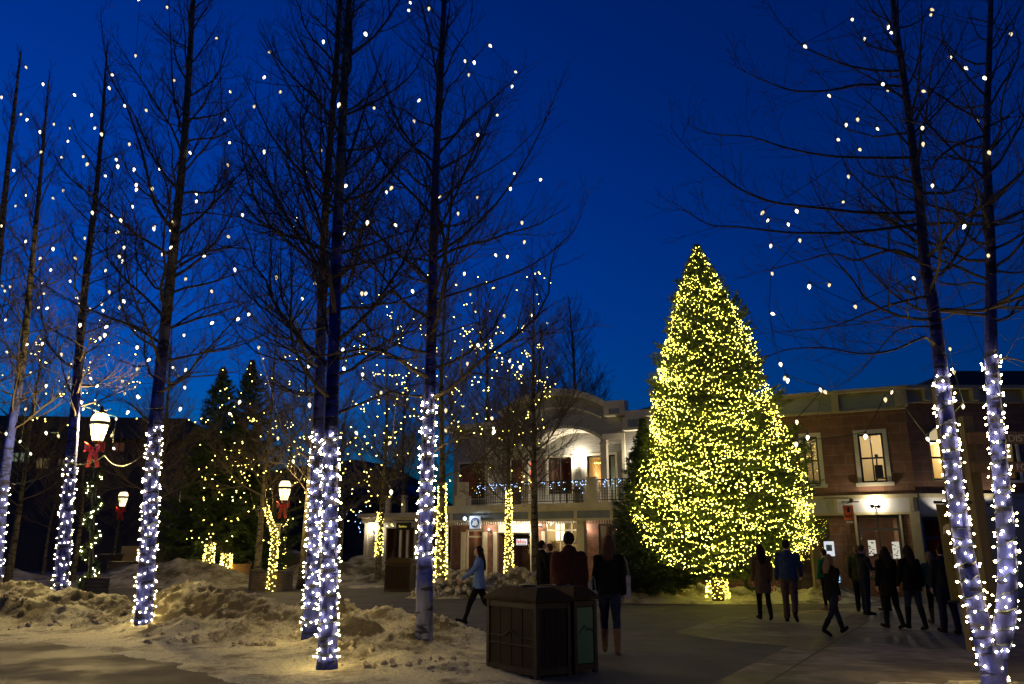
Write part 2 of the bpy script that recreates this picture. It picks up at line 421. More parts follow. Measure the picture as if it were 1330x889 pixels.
snowfield('snow_bank', -40, 0, 34, 62, .25, blob_fn(far, farbase, .8, 12.), M_snow2, 'thin snow cover on the ground behind the low rail')
M_clod = mat('clod_snow', (.62, .56, .36), (.30, .25, .13), scale=9, rough=.8, bump=.5, bscale=40)
# loose clods lying on the banks
def clods(name, hf, spots, n, seed, m, lab, smax=.055):
    rg = random.Random(seed); V = []; F = []
    bm = bmesh.new(); bmesh.ops.create_icosphere(bm, subdivisions=1, radius=1); bv = [v.co.copy() for v in bm.verts]; bf = [[v.index for v in f.verts] for f in bm.faces]; bm.free()
    for i in range(n):
        cx, cy_, sx_, sy_ = spots[i % len(spots)]; x = rg.gauss(cx, sx_); y = rg.gauss(cy_, sy_); h = hf(x, y)
        if h < .02: continue
        s = .018 + smax * rg.random() ** 3; k = len(V); o = rg.random() * 50; q = Matrix.Rotation(rg.uniform(0, 6), 3, (rg.random(), rg.random(), 1))
        for v in bv:
            d = v * (1 + .35 * noise.noise(v * 1.7 + Vector((o, o, o)))); d = q @ Vector((d.x * s * rg.uniform(.9, 1.1), d.y * s, d.z * s * .7)); V.append((x + d.x, y + d.y, h + d.z + s * .2))
        F += [[k + a for a in f] for f in bf]
    me = bpy.data.meshes.new(name); me.from_pydata(V, [], F); me.materials.append(m)
    o = bpy.data.objects.new(name, me); COL.objects.link(o); return tag(o, lab, kind='stuff')
clods('snow_clods', snow_main, [(b[0], b[1] - .35, b[3] * .6, b[4] * .6) for b in main], 700, 5, M_clod, 'loose lumps of dirty snow and ice on the near banks')
clods('snow_clods', blob_fn(hp, lambda x, y: -.05, 1.4, 8.), [(b[0], b[1] - .2, b[3] * .5, b[4] * .5) for b in hp], 700, 6, M_clod, 'lumps on the chunky snow heap before the shops', .16)
def drift(x, y):
    q = math.hypot((x - 6.1) / 1.5, (y - 10.6) / .35) + .5 * fbm(x, y, 1.4, 4, 3)
    return max(-.04, (1 - q) * .05)
snowfield('snow_bank', 3.5, 9, 9.6, 11.8, .05, blob_fn([], drift, 1., 4.), M_snow, 'thin crust of snow on the pavement beside the forked tree')
# ------------------------------------------------------------------ bare trees
def barkmat(name, bluelight_top, brown=(.16, .13, .07), blue=(.022, .036, .25), pale=None, pale_top=0):  # blue: the bluish light on the lower trunk, painted into the bark colour
    m, N, L, P = nodes_of(name)
    P.inputs['Roughness'].default_value = .85
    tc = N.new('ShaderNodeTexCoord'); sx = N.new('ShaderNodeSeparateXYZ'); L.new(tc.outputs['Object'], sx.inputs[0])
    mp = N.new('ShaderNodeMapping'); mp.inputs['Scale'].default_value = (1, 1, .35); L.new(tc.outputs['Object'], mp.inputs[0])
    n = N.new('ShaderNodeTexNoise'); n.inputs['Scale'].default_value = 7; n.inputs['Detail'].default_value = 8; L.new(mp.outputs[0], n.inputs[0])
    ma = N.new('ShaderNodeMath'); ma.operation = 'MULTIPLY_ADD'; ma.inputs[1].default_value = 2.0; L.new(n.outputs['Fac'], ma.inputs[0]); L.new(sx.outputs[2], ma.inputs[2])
    r = N.new('ShaderNodeMapRange'); r.inputs[1].default_value = bluelight_top; r.inputs[2].default_value = bluelight_top + 1.6; L.new(ma.outputs[0], r.inputs[0])
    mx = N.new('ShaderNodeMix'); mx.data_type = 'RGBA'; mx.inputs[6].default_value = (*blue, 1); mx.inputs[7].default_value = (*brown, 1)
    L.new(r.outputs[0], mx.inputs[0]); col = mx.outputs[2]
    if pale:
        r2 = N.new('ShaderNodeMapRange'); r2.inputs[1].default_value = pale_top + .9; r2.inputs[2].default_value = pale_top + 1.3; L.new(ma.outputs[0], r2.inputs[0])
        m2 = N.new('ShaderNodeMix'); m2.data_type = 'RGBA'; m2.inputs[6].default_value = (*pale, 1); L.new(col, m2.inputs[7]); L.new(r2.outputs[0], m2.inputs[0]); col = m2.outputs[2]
    # dark horizontal bark scars
    mp2 = N.new('ShaderNodeMapping'); mp2.inputs['Scale'].default_value = (1.3, 1.3, 5); L.new(tc.outputs['Object'], mp2.inputs[0])
    n2 = N.new('ShaderNodeTexNoise'); n2.inputs['Scale'].default_value = 2.2; n2.inputs['Detail'].default_value = 6; L.new(mp2.outputs[0], n2.inputs[0])
    rr = N.new('ShaderNodeMapRange'); rr.inputs[1].default_value = .54; rr.inputs[2].default_value = .60; rr.inputs[3].default_value = 1; rr.inputs[4].default_value = .18; L.new(n2.outputs['Fac'], rr.inputs[0])
    rr2 = N.new('ShaderNodeMapRange'); rr2.inputs[1].default_value = .3; rr2.inputs[2].default_value = .7; rr2.inputs[3].default_value = .35; rr2.inputs[4].default_value = 1.7; L.new(n.outputs['Fac'], rr2.inputs[0])
    mm = N.new('ShaderNodeMath'); mm.operation = 'MULTIPLY'; L.new(rr.outputs[0], mm.inputs[0]); L.new(rr2.outputs[0], mm.inputs[1])
    vm = N.new('ShaderNodeVectorMath'); vm.operation = 'SCALE'; L.new(col, vm.inputs[0]); L.new(mm.outputs[0], vm.inputs['Scale']); L.new(vm.outputs[0], P.inputs['Base Color'])
    b = N.new('ShaderNodeBump'); b.inputs['Strength'].default_value = .6; b.inputs['Distance'].default_value = .02; L.new(mm.outputs[0], b.inputs['Height']); L.new(b.outputs[0], P.inputs['Normal'])
    MATS[name] = m
    return m
M_bark6 = barkmat('bark_bluelight_low', 6.2); M_bark3 = barkmat('bark_bluelight_high', 9.5, brown=(.05, .05, .10), pale=(.17, .175, .23), pale_top=1.0)
M_bark5 = barkmat('bark_bluelight', 7.0); M_barkf = barkmat('bark_plain', -5, brown=(.12, .10, .055)); M_barkr = barkmat('bark_bluelight_fork', 5.2, blue=(.028, .042, .28), brown=(.07, .06, .085))
M_twig = mat('twig_bark', (.055, .042, .03), (.09, .07, .045), scale=3, rough=.9)
M_twigf = mat('far_twig_bark', (.07, .055, .04), (.11, .085, .06), scale=3, rough=.9)

RMIN = [.0018]
def grow(mb, rg, p, d, L, r, lvl, up, kids, segs, sides, wob, minlen=.12):
    """grow one branch; returns nothing, adds tubes"""
    n = segs[lvl]; pts = [p.copy()]; rad = [r]
    dd = d.copy(); st = L / n
    for i in range(n):
        dd = (dd + Vector((rg.gauss(0, wob), rg.gauss(0, wob), rg.gauss(0, wob) + up[lvl] / n))).normalized()
        pts.append(pts[-1] + dd * st); rad.append(max(RMIN[0], r * (1 - (i + 1) / n * .82)))
    mb.tube(pts, rad, sides[lvl], cap=False)
    if lvl + 1 >= len(segs): return
    k = max(1, int(kids[lvl] * L))
    side = rg.choice((-1, 1))
    for j in range(k):
        t = .18 + .8 * (j + rg.random()) / k; f = t * n; i = min(int(f), n - 1); q = pts[i].lerp(pts[i + 1], f - i)
        ax = (pts[i + 1] - pts[i]).normalized()
        perp = ax.cross(Vector((rg.gauss(0, .5), rg.gauss(0, .5), 1))).normalized() * side; side = -side
        a = R(rg.uniform(32, 62)); nd = (ax * math.cos(a) + perp * math.sin(a) + Vector((0, 0, rg.uniform(-.15, .3)))).normalized()
        cl = L * (1 - t * .7) * rg.uniform(.28, .7)
        if cl > minlen: grow(mb, rg, q, nd, cl, max(.0016, rad[i] * .55), lvl + 1, up, kids, segs, sides, wob, minlen)
def poly_at(pts, t):
    n = len(pts) - 1; f = t * n; i = min(int(f), n - 1)
    return pts[i].lerp(pts[i + 1], f - i), (pts[i + 1] - pts[i]).normalized()
def smooth_poly(pts, k=4):
    out = []
    n = len(pts)
    for i in range(n - 1):
        p0 = pts[max(i - 1, 0)]; p1 = pts[i]; p2 = pts[i + 1]; p3 = pts[min(i + 2, n - 1)]
        for j in range(k):
            t = j / k
            out.append(.5 * ((2 * p1) + (-p0 + p2) * t + (2 * p0 - 5 * p1 + 4 * p2 - p3) * t * t + (-p0 + 3 * p1 - 3 * p2 + p3) * t ** 3))
    out.append(pts[-1].copy())
    return out
def bare_tree(name, label, group, base, stems, nprim, lenf, elevf, bark, seed, limbs=(), z0=None, twig=None, kids=(5.5, 7.5, 9), segs=(8, 5, 3, 2), sides=(6, 4, 3, 3), tw=1., yzone=None):
    """stems: list of (points, radius0, radius1); all world coordinates"""
    rg = random.Random(seed)
    root = empty(name, base, 0, label, 'tree', group)
    B = Vector(base)
    tr = MB(); cr = MB()
    for si, (pts, r0, r1) in enumerate(stems):
        P = smooth_poly([Vector(p) - B for p in pts], 4); n = len(P)
        rad = [r0 + (r1 - r0) * (i / (n - 1)) ** .72 for i in range(n)]
        rad[0] *= 1.18
        tr.tube(P, rad, 12)
        top = P[-1].z
        zz = z0 if z0 is not None else .28 * top
        az = rg.uniform(0, 6.28)
        for j in range(nprim // len(stems)):
            h = (j + rg.random()) / (nprim // len(stems))
            # param along stem where z = zz + h*(top-zz)
            zt = zz + h * (top - zz) * .985
            i = next((q for q in range(n - 1) if P[q + 1].z >= zt), n - 2)
            f = (zt - P[i].z) / max(1e-6, P[i + 1].z - P[i].z); q = P[i].lerp(P[i + 1], max(0, min(1, f)))
            az += 2.4 + rg.gauss(0, .4); el = R(elevf(h) + rg.gauss(0, 7)); L_ = lenf(h) * rg.uniform(.7, 1.15)
            d = Vector((math.cos(az) * math.cos(el), math.sin(az) * math.cos(el), math.sin(el)))
            br = min(rad[i] * .38, (.005 + .0085 * L_) * tw)
            grow(cr, rg, q, d, L_, br, 0, (.95, .7, .45, .2), kids, segs, sides, .15)
    for pts, r0 in limbs:
        P = smooth_poly([Vector(p) - B for p in pts], 3); n = len(P)
        cr.tube(P, [r0 * .72 * (1 - .88 * i / (n - 1)) for i in range(n)], 7)
        Ln = sum((P[i + 1] - P[i]).length for i in range(n - 1)); k = int(Ln * 8); sd = 1
        for j in range(k):
            t = .1 + .88 * (j + rg.random()) / k; q, ax = poly_at(P, t); sd = -sd
            perp = ax.cross(Vector((rg.gauss(0, .7), rg.gauss(0, .7), .8))).normalized() * sd
            a = R(rg.uniform(35, 65)); nd = (ax * math.cos(a) + perp * math.sin(a) * .8 + Vector((0, 0, rg.uniform(-.1, .6)))).normalized()
            grow(cr, rg, q, nd, rg.uniform(.35, 1.15) * (1 - t * .4), max(.003, r0 * .2 * (1 - t * .6)), 1, (.3, .4, .3, .1), kids, segs, sides, .13)
    tr.build('trunk', bark, root, smooth=True)
    cr.build('crown', twig or M_twig, root)
    return root
def stem(pix, D, extra=None, k=K):
    pts = [at(px, py, D * k) for px, py in pix]
    return pts
near_group = 'light wrapped bare trees in the square'
def upz(p, x, z): return Vector((x, p.y, z))
TREES = {}
# T1: slender tree nearest the lamp
def mk(key, label, D, pix, r0, r1, n, lenf, elevf, bark, seed, limbs=(), topz=None, z0=None, name='aspen_tree', basez=.0, **kw):
    pts = [at(px, py, D * K) for px, py in pix]
    b = Vector((pts[0].x, pts[0].y, basez - .1)); pts[0] = b.copy()
    if topz: 
        a, c = pts[-2], pts[-1]; t = (topz - c.z) / (c.z - a.z); pts.append(c + (c - a) * t * .5); pts.append(c + (c - a) * t)
    TREES[key] = (pts, r0, r1)
    RMIN[0] = D * .00021
    lm = [([at(px, py, D * K + dy) for px, py, dy in l], r) for l, r in limbs]
    return bare_tree(name, label, near_group, b, [(pts, r0, r1)], n, lenf, elevf, bark, seed, lm, z0, **kw)
lf = lambda a, b: (lambda h: a * (1 - h) ** .8 + b)
ef = lambda a, b: (lambda h: a + (b - a) * h)
lim = lambda l, r, z=0., s=.35: ([(x, y, z + s * i * (1 if i % 2 else .6)) for i, (x, y) in enumerate(l)], r)
mk('t1', 'bare tree with blue light painted on its lower trunk just right of the large lamp post', 15.6, [(185, 828), (193, 700), (201, 560), (213, 440), (228, 300), (238, 200), (245, 100), (251, 0)], .185, .03, 46, lf(3.1, .8), ef(14, 62), M_bark6, 11,
   [lim([(207, 445), (175, 425), (140, 412), (100, 395), (60, 372), (30, 345)], .05), lim([(225, 300), (200, 262), (185, 200), (165, 140), (140, 90), (130, 10)], .06, 0, .2), lim([(236, 165), (226, 130), (222, 60), (219, 0)], .04, 0, .1),
    lim([(225, 425), (262, 402), (310, 392), (345, 402)], .035), lim([(233, 345), (262, 330), (300, 322), (350, 330), (400, 352)], .04, 0, .3), lim([(240, 155), (270, 152), (300, 140), (330, 95)], .04, 0, .2), lim([(220, 500), (250, 485), (300, 483)], .03),
    lim([(205, 560), (185, 540), (160, 520), (120, 525)], .04), lim([(237, 280), (265, 276), (310, 282), (350, 276)], .035)], topz=17)
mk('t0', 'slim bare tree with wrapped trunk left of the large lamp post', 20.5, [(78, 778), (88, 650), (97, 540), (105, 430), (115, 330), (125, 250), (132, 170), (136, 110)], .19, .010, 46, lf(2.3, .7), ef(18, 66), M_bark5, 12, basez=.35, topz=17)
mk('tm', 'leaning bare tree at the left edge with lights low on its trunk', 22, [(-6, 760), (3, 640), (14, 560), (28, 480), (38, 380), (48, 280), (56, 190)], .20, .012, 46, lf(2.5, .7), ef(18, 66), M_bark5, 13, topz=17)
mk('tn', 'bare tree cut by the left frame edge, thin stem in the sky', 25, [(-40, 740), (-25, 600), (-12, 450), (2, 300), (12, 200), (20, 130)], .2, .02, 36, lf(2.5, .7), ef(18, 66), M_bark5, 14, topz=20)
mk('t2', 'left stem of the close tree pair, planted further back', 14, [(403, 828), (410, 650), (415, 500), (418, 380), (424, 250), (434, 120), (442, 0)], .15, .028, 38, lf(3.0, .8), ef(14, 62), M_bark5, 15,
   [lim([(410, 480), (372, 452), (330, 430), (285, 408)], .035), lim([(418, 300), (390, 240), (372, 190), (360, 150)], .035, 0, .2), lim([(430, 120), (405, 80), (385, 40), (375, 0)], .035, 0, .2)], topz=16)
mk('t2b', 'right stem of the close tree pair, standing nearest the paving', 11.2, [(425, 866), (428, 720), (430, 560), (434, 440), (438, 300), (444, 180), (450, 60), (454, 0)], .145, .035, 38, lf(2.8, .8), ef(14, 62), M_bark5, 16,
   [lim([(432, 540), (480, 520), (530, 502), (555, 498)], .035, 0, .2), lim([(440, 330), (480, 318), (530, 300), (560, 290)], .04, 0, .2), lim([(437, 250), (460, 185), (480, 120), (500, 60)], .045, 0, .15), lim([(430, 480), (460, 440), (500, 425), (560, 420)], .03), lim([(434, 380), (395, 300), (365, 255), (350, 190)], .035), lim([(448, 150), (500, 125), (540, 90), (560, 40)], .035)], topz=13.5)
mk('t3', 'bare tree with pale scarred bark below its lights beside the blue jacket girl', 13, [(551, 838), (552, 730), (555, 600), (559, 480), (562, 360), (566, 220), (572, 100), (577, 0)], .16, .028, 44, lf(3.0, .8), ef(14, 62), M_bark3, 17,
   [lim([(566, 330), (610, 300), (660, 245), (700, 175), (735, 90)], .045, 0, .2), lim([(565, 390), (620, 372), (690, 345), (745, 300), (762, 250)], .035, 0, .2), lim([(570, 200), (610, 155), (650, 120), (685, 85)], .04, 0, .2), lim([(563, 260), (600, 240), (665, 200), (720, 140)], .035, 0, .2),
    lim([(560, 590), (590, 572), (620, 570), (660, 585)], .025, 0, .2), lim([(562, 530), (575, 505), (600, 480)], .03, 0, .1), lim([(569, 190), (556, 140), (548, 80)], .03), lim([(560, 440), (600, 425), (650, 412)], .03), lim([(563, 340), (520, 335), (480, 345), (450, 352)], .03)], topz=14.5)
# forked tree at the right
DF = 9.6
RMIN[0] = .0022
fb = gnd(1294, 905); fb.z = -.1
s1 = [fb.copy()] + [at(px, py, DF * K) for px, py in ((1286, 862), (1268, 790), (1248, 690), (1233, 570), (1222, 480), (1212, 400), (1201, 340), (1194, 260), (1184, 180), (1175, 110), (1163, 30), (1155, -40))]
s2 = [fb.copy()] + [at(px, py, DF * K) for px, py in ((1292, 862), (1306, 800), (1308, 720), (1300, 620), (1291, 520), (1287, 440), (1287, 350), (1284, 260), (1281, 180), (1284, 90), (1287, 0))]
TREES['f1'] = (s1, .145, .035); TREES['f2'] = (s2, .15, .035)
def FL(l, r, s=.12, z=0): return ([at(x, y, DF * K + z + s * i) for i, (x, y) in enumerate(l)], r)
fl = [FL([(1188, 276), (1130, 277), (1060, 270), (1000, 262), (960, 245), (920, 215), (890, 190), (870, 163)], .035), FL([(1190, 292), (1130, 300), (1080, 303), (1020, 302), (960, 295), (925, 293), (900, 280), (872, 262)], .032, -.1),
      FL([(1182, 205), (1120, 205), (1070, 202), (1020, 192), (975, 178), (930, 175), (900, 165), (892, 153)], .03, .15), FL([(1178, 113), (1120, 110), (1075, 118), (1030, 118), (1000, 108), (970, 95), (948, 82)], .028, -.15),
      FL([(1172, 92), (1140, 92), (1100, 85), (1070, 73), (1040, 58), (1012, 28), (997, 2)], .028), FL([(1216, 452), (1205, 440), (1195, 440), (1160, 455), (1120, 460), (1070, 452), (1020, 455), (985, 470), (960, 485)], .028, -.2),
      FL([(1205, 385), (1160, 395), (1120, 410), (1080, 425), (1030, 430), (980, 435)], .026, .1), FL([(1199, 347), (1185, 333), (1160, 325), (1130, 333), (1110, 338), (1080, 330), (1040, 340), (1000, 350), (960, 362)], .034),
      FL([(1212, 425), (1165, 430), (1120, 480), (1060, 520)], .02, -.1), FL([(1201, 352), (1230, 350), (1260, 330), (1290, 310), (1335, 295)], .03, -.1), FL([(1280, 176), (1240, 190), (1215, 210), (1211, 220), (1180, 220), (1140, 240), (1090, 270)], .028, -.12),
      FL([(1172, 90), (1160, 40), (1140, 0), (1130, -30)], .03), FL([(1292, 470), (1310, 465), (1345, 475)], .03, -.1), FL([(1285, 350), (1320, 355), (1360, 345)], .03), FL([(1282, 200), (1310, 170), (1345, 130)], .03), FL([(1284, 330), (1276, 280), (1282, 230), (1300, 180)], .02),
      FL([(1207, 400), (1250, 400), (1300, 380), (1345, 372)], .022), FL([(1180, 170), (1210, 120), (1240, 70), (1262, 10)], .024)]
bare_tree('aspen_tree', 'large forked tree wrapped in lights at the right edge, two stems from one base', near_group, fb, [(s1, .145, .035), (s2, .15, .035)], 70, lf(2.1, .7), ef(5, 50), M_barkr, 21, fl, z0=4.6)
# unlit and distant trees
def far_tree(seed, H, r, n, name='bare_tree'):
    RMIN[0] = .0055
    return bare_tree(name, None, None, (0, 0, 0), [([(0, 0, -.1), (rnd.uniform(-.1, .1), 0, H * .3), (rnd.uniform(-.25, .25), .1, H * .65), (0, 0, H)], r, .02)], n, lf(H * .27, .6), ef(20, 66), M_barkf, seed, twig=M_twigf, kids=(5.5, 7, 7), segs=(6, 4, 3, 2), sides=(5, 3, 3, 3), tw=1.0, z0=H * .3)
fproto = [far_tree(31, 12, .2, 44), far_tree(32, 9.5, .17, 40)]; RMIN[0] = .003
farspec = [  # px, py base, D, height factor, proto, label
    (572, 765, 30, 1.12, 0, 'thick bare tree wrapped in yellow lights right behind the pale barked one'),
    (661, 748, 37, 1.0, 0, 'bare tree with lit trunk in front of the shop transom window'),
    (491, 745, 37, .95, 0, 'bare tree with lit trunk in front of the left wing of the clapboard building'),
    (696, 745, 34, 1.15, 0, 'dark unlit tree between the glowing shop sign and the brick pier'),
    (335, 735, 36, 1.05, 0, 'plain bare trunk between the small lit tree and the firs'),
    (393, 745, 33, 1.1, 0, 'straight plain trunk just left of the close tree pair'),
    (366, 733, 40, 1.0, 1, 'thin bare tree behind the smaller lamp post'),
    (440, 730, 45, 1.1, 1, 'faint bare tree seen beyond the close tree pair'),
    (522, 728, 50, 1.2, 0, 'tall bare tree rising behind the low left wing'),
    (745, 720, 52, 1.6, 0, 'hazy brown bare tree behind the arched roof'),
    (705, 720, 50, 1.85, 1, 'hazy bare tree behind the arch, left of its peak'),
    (628, 725, 50, 1.5, 0, 'hazy bare tree behind the left cornice of the clapboard building'),
    (60, 720, 48, .85, 1, 'bare tree in front of the dark lodge by its lit windows'),
    (150, 715, 52, .85, 1, 'bare tree in front of the lodge beyond the far lamp'),
    (300, 722, 56, 1.05, 1, 'bare tree behind the firs'),
    (95, 742, 38, .95, 1, 'bare tree behind the slim wrapped trunk, before the dark lodge'),
    (188, 742, 36, 1.0, 0, 'bare tree rising behind the nearest slender tree by the large lamp'),
    (245, 735, 47, 1.1, 1, 'bare tree just left of the fir pair'),
    (12, 742, 35, 1.0, 0, 'bare tree behind the leaning trunk at the left edge'),
    (478, 760, 52, .42, 1, 'sapling with blue lights at the corner of the left wing'),
]
FT = []
for i, (px, py, D, sc_, pr, lab) in enumerate(farspec):
    p = fproto[pr]
    used = getattr(far_tree, 'u%d' % pr, False)
    o = copy_tree(p) if used else p
    setattr(far_tree, 'u%d' % pr, True)
    q = at(px, py, D * K); o.location = (q.x, q.y, 0); o.rotation_euler = (0, 0, rnd.uniform(0, 6)); o.scale = (sc_, sc_, sc_ * rnd.uniform(.95, 1.05))
    tag(o, lab, 'tree', 'plain bare trees further back'); FT.append(o)
# small curved tree beside the smaller lamp
p = at(354, 735, 31 * K)
def sp(px, py): return at(px, py, 31 * K)
st_ = [Vector((p.x, p.y, 0))] + [sp(a, b) for a, b in ((357, 700), (352, 680), (346, 660), (343, 640))]
bare_tree('small_tree', 'small crooked tree with lights up to its fork beside the smaller lamp post', None, (p.x, p.y, 0), [(st_, .1, .05)], 12, lf(1.8, .6), ef(20, 60), M_barkf, 41, twig=M_twigf, kids=(4, 5, 6), segs=(6, 4, 3, 2), sides=(5, 3, 3, 3), z0=1.2)
for px, hh, lab in ((270, 1.25, 'short lit trunk below the left fir, its lights reaching highest'), (293, .9, 'short lit trunk below the right fir beside the wooden crate')):
    q = at(px, 740, 37 * K)
    bare_tree('small_tree', lab, None, (q.x, q.y, 0), [([(q.x, q.y, 0), (q.x + .05, q.y, hh * .6), (q.x - .03, q.y, hh * 1.6)], .2, .08)], 8, lf(1.2, .4), ef(20, 60), M_barkf, 43 + px, twig=M_twigf, kids=(3, 4, 4), segs=(5, 4, 2, 2), sides=(4, 3, 3, 3), z0=hh)
for px, Dd, sc_, lab in ((1107, 26.2, .22, 'leafless shrub against the brick beside the orange sign'), (205, 38, .2, 'low leafless shrub beside the firs'), (508, 36, .16, 'low leafless shrub by the back litter bin')):
    q = at(px, 760, Dd * K); o = copy_tree(fproto[1]); o.name = 'shrub'; o.location = (q.x, q.y, 0); o.scale = (sc_ * 1.1, sc_ * 1.1, sc_); tag(o, lab, 'shrub', 'leafless shrubs'); 

# ------------------------------------------------------------------ conifers
M_fir = mat('fir_needles', (.022, .045, .012), (.05, .085, .02), rough=.7, scale=1.5, lo=.4, hi=.6)
M_firl = mat('big_fir_needles', (.07, .11, .018), (.12, .17, .035), rough=.65, scale=2.2, lo=.35, hi=.65)
def prof(tab, z):
    if z <= tab[0][0]: return tab[0][1]
    for (a, b), (c, d) in zip(tab, tab[1:]):
        if z <= c: return b + (d - b) * (z - a) / (c - a)
    return tab[-1][1]
def conifer(name, label, cat, base, tab, nb, m, seed, tuft=.11, dens=1., droop=.25, group=None, tk=.16):
    rg = random.Random(seed); npr = np.random.default_rng(seed)
    root = empty(name, base, 0, label, cat, group)
    H = tab[-1][0]; zb = tab[0][0]
    tr = MB(); tr.tube([(0, 0, -.1), (.02, 0, H * .5), (0, 0, H)], [tk, tk * .55, .015], 10)
    tr.build('trunk', M_barkf, root, smooth=True)
    br = MB(); TP = []; TD = []; TS = []; tips = []
    az = 0
    for i in range(nb):
        u = (i + .5) / nb; u = 1 - (1 - u) ** 1.35 if True else u
        z = zb + (H - zb) * u * .995; az += 2.399 + rg.gauss(0, .25)
        r = prof(tab, z) * rg.uniform(.78, 1.14) * (1 + .05 * math.sin(az * 3 + z * 1.7) + .11 * math.cos(az))
        rise = .45 * u - droop * (1 - u)
        ts_ = max(.32, min(1, (H - z) / 1.3)); pts = []
        for k in range(7):
            t = k / 6
            pts.append(Vector((math.cos(az) * r * t, math.sin(az) * r * t, z + r * (rise * t + (-.12 * math.sin(t * 3.1) + .16 * t * t)) - r * rise * .5)))
        br.tube(pts, [max(.004, .012 + .012 * r) * (1 - .8 * k / 6) for k in range(7)], 4, cap=False)
        tips.append(pts[-1])
        nl = max(4, int(r * 9 * dens))
        for j in range(nl):
            t = .12 + .88 * (j + rg.random()) / nl; q, ax = poly_at(pts, t)
            for sd in (-1, 1):
                perp = Vector((-ax.y, ax.x, 0)).normalized() * sd
                L_ = (.16 * ts_ + .30 * r * (1 - t * .75)) * rg.uniform(.6, 1.2); L_ = min(L_, .75)
                d = (ax * .75 + perp * .7 + Vector((0, 0, rg.uniform(-.35, .15)))).normalized()
                ns = max(2, int(L_ / tuft * 1.9))
                for s in range(ns):
                    f = (s + .5) / ns
                    TP.append(q + d * L_ * f + Vector((0, 0, -.12 * L_ * f * f))); TD.append(d); TS.append(ts_)
            TP.append(q); TD.append(ax); TS.append(ts_)
    for k in range(int(4 * dens)):
        TP.append(Vector((0, 0, H - .15 - rg.random() * .7))); TD.append(Vector((rg.gauss(0, .4), rg.gauss(0, .4), 1)).normalized()); TS.append(.4)
    P = np.array([tuple(p) for p in TP]); D = np.array([tuple(d) for d in TD])
    out = []
    for rep in range(4):
        n = len(P)
        d = D + npr.normal(0, .45, (n, 3)); d /= np.linalg.norm(d, axis=1)[:, None]
        s_ = np.cross(d, npr.normal(0, 1, (n, 3))); s_ /= np.linalg.norm(s_, axis=1)[:, None]
        L_ = tuft * npr.uniform(.7, 1.4, (n, 1)) * np.array(TS)[:, None]; w_ = tuft * .13
        p0 = P + npr.normal(0, tuft * .12, (n, 3))
        out.append(np.stack([p0 - s_ * w_, p0 + s_ * w_, p0 + d * L_], axis=1))
    tri = np.concatenate(out).reshape(-1, 3)
    br.build('boughs', M_barkf, root)
    np_mesh('crown', tri, 3, m, root)
    return root
# ------------------------------------------------------------------ bulbs
E_wrap = emit('warm_white_bulb', (1, .72, .30), WRAP)
E_wrapf = emit('far_bulb', (1, .78, .14), 14)
E_c9 = emit('frosted_bulb', (1, .82, .50), 2.6, True)
E_xmas = emit('yellow_white_bulb', (1, .82, .10), XM)
E_blue = emit('blue_bulb', (.35, .55, 1), 6, False)
M_wire = mat('green_cable', (.01, .03, .012), rough=.5)
M_cap = mat('bulb_cap', (.02, .03, .02), rough=.5)
def bulb_mesh(name, m, r, l, sides=6, seg=3):
    mb = MB(); prof_ = [(r * .35, -l * .5)] + [(r * math.sin(math.pi * (.2 + .8 * i / seg)) if i < seg else r * .05, -l * .5 + l * i / seg) for i in range(1, seg + 1)]
    mb.lathe(prof_, sides)
    n = len(mb.v); mb.f.append(tuple(range(n - sides, n))); mb.mi.append(0); mb.f.append(tuple(reversed(range(sides)))); mb.mi.append(0)
    me = bpy.data.meshes.new(name); me.from_pydata(mb.v, [], mb.f); me.materials.append(m); return me
def many_bulbs(name, pts, r, l, m, parent, rg, sides=4):
    """every remaining bulb of one string in one mesh (a double cone each)"""
    V = []; F = []
    for p in pts:
        a = Vector((rg.gauss(0, 1), rg.gauss(0, 1), rg.gauss(0, .6))).normalized(); b = a.orthogonal().normalized(); c = a.cross(b); n = len(V)
        V.append(p + a * l * .5); V.append(p - a * l * .5)
        for j in range(sides):
            t = 6.2832 * j / sides; V.append(p + (b * math.cos(t) + c * math.sin(t)) * r)
        for j in range(sides):
            F.append((n, n + 2 + j, n + 2 + (j + 1) % sides)); F.append((n + 1, n + 2 + (j + 1) % sides, n + 2 + j))
    me = bpy.data.meshes.new(name); me.from_pydata([tuple(v) for v in V], [], F); me.materials.append(m)
    o = bpy.data.objects.new(name, me); COL.objects.link(o); o.parent = parent
    return o
ME_mini = bulb_mesh('bulb', E_wrap, .0100, .032, 6)
ME_c9s = [bulb_mesh('bulb', e_, .028, .09, 8, 5) for e_ in (E_c9, emit('frosted_bulb_dim', (1, .78, .42), 1.3), emit('frosted_bulb_bright', (1, .86, .6), 4.5))]
ME_c9cap = None
def stem_at_z(S, z):
    pts, r0, r1 = S
    P = smooth_poly([Vector(p) for p in pts], 4); n = len(P)
    for i in range(n - 1):
        if P[i + 1].z >= z or i == n - 2:
            f = max(0, min(1, (z - P[i].z) / (P[i + 1].z - P[i].z))); r = r0 + (r1 - r0) * ((i + f) / (n - 1)) ** .72
            return P[i].lerp(P[i + 1], f), r
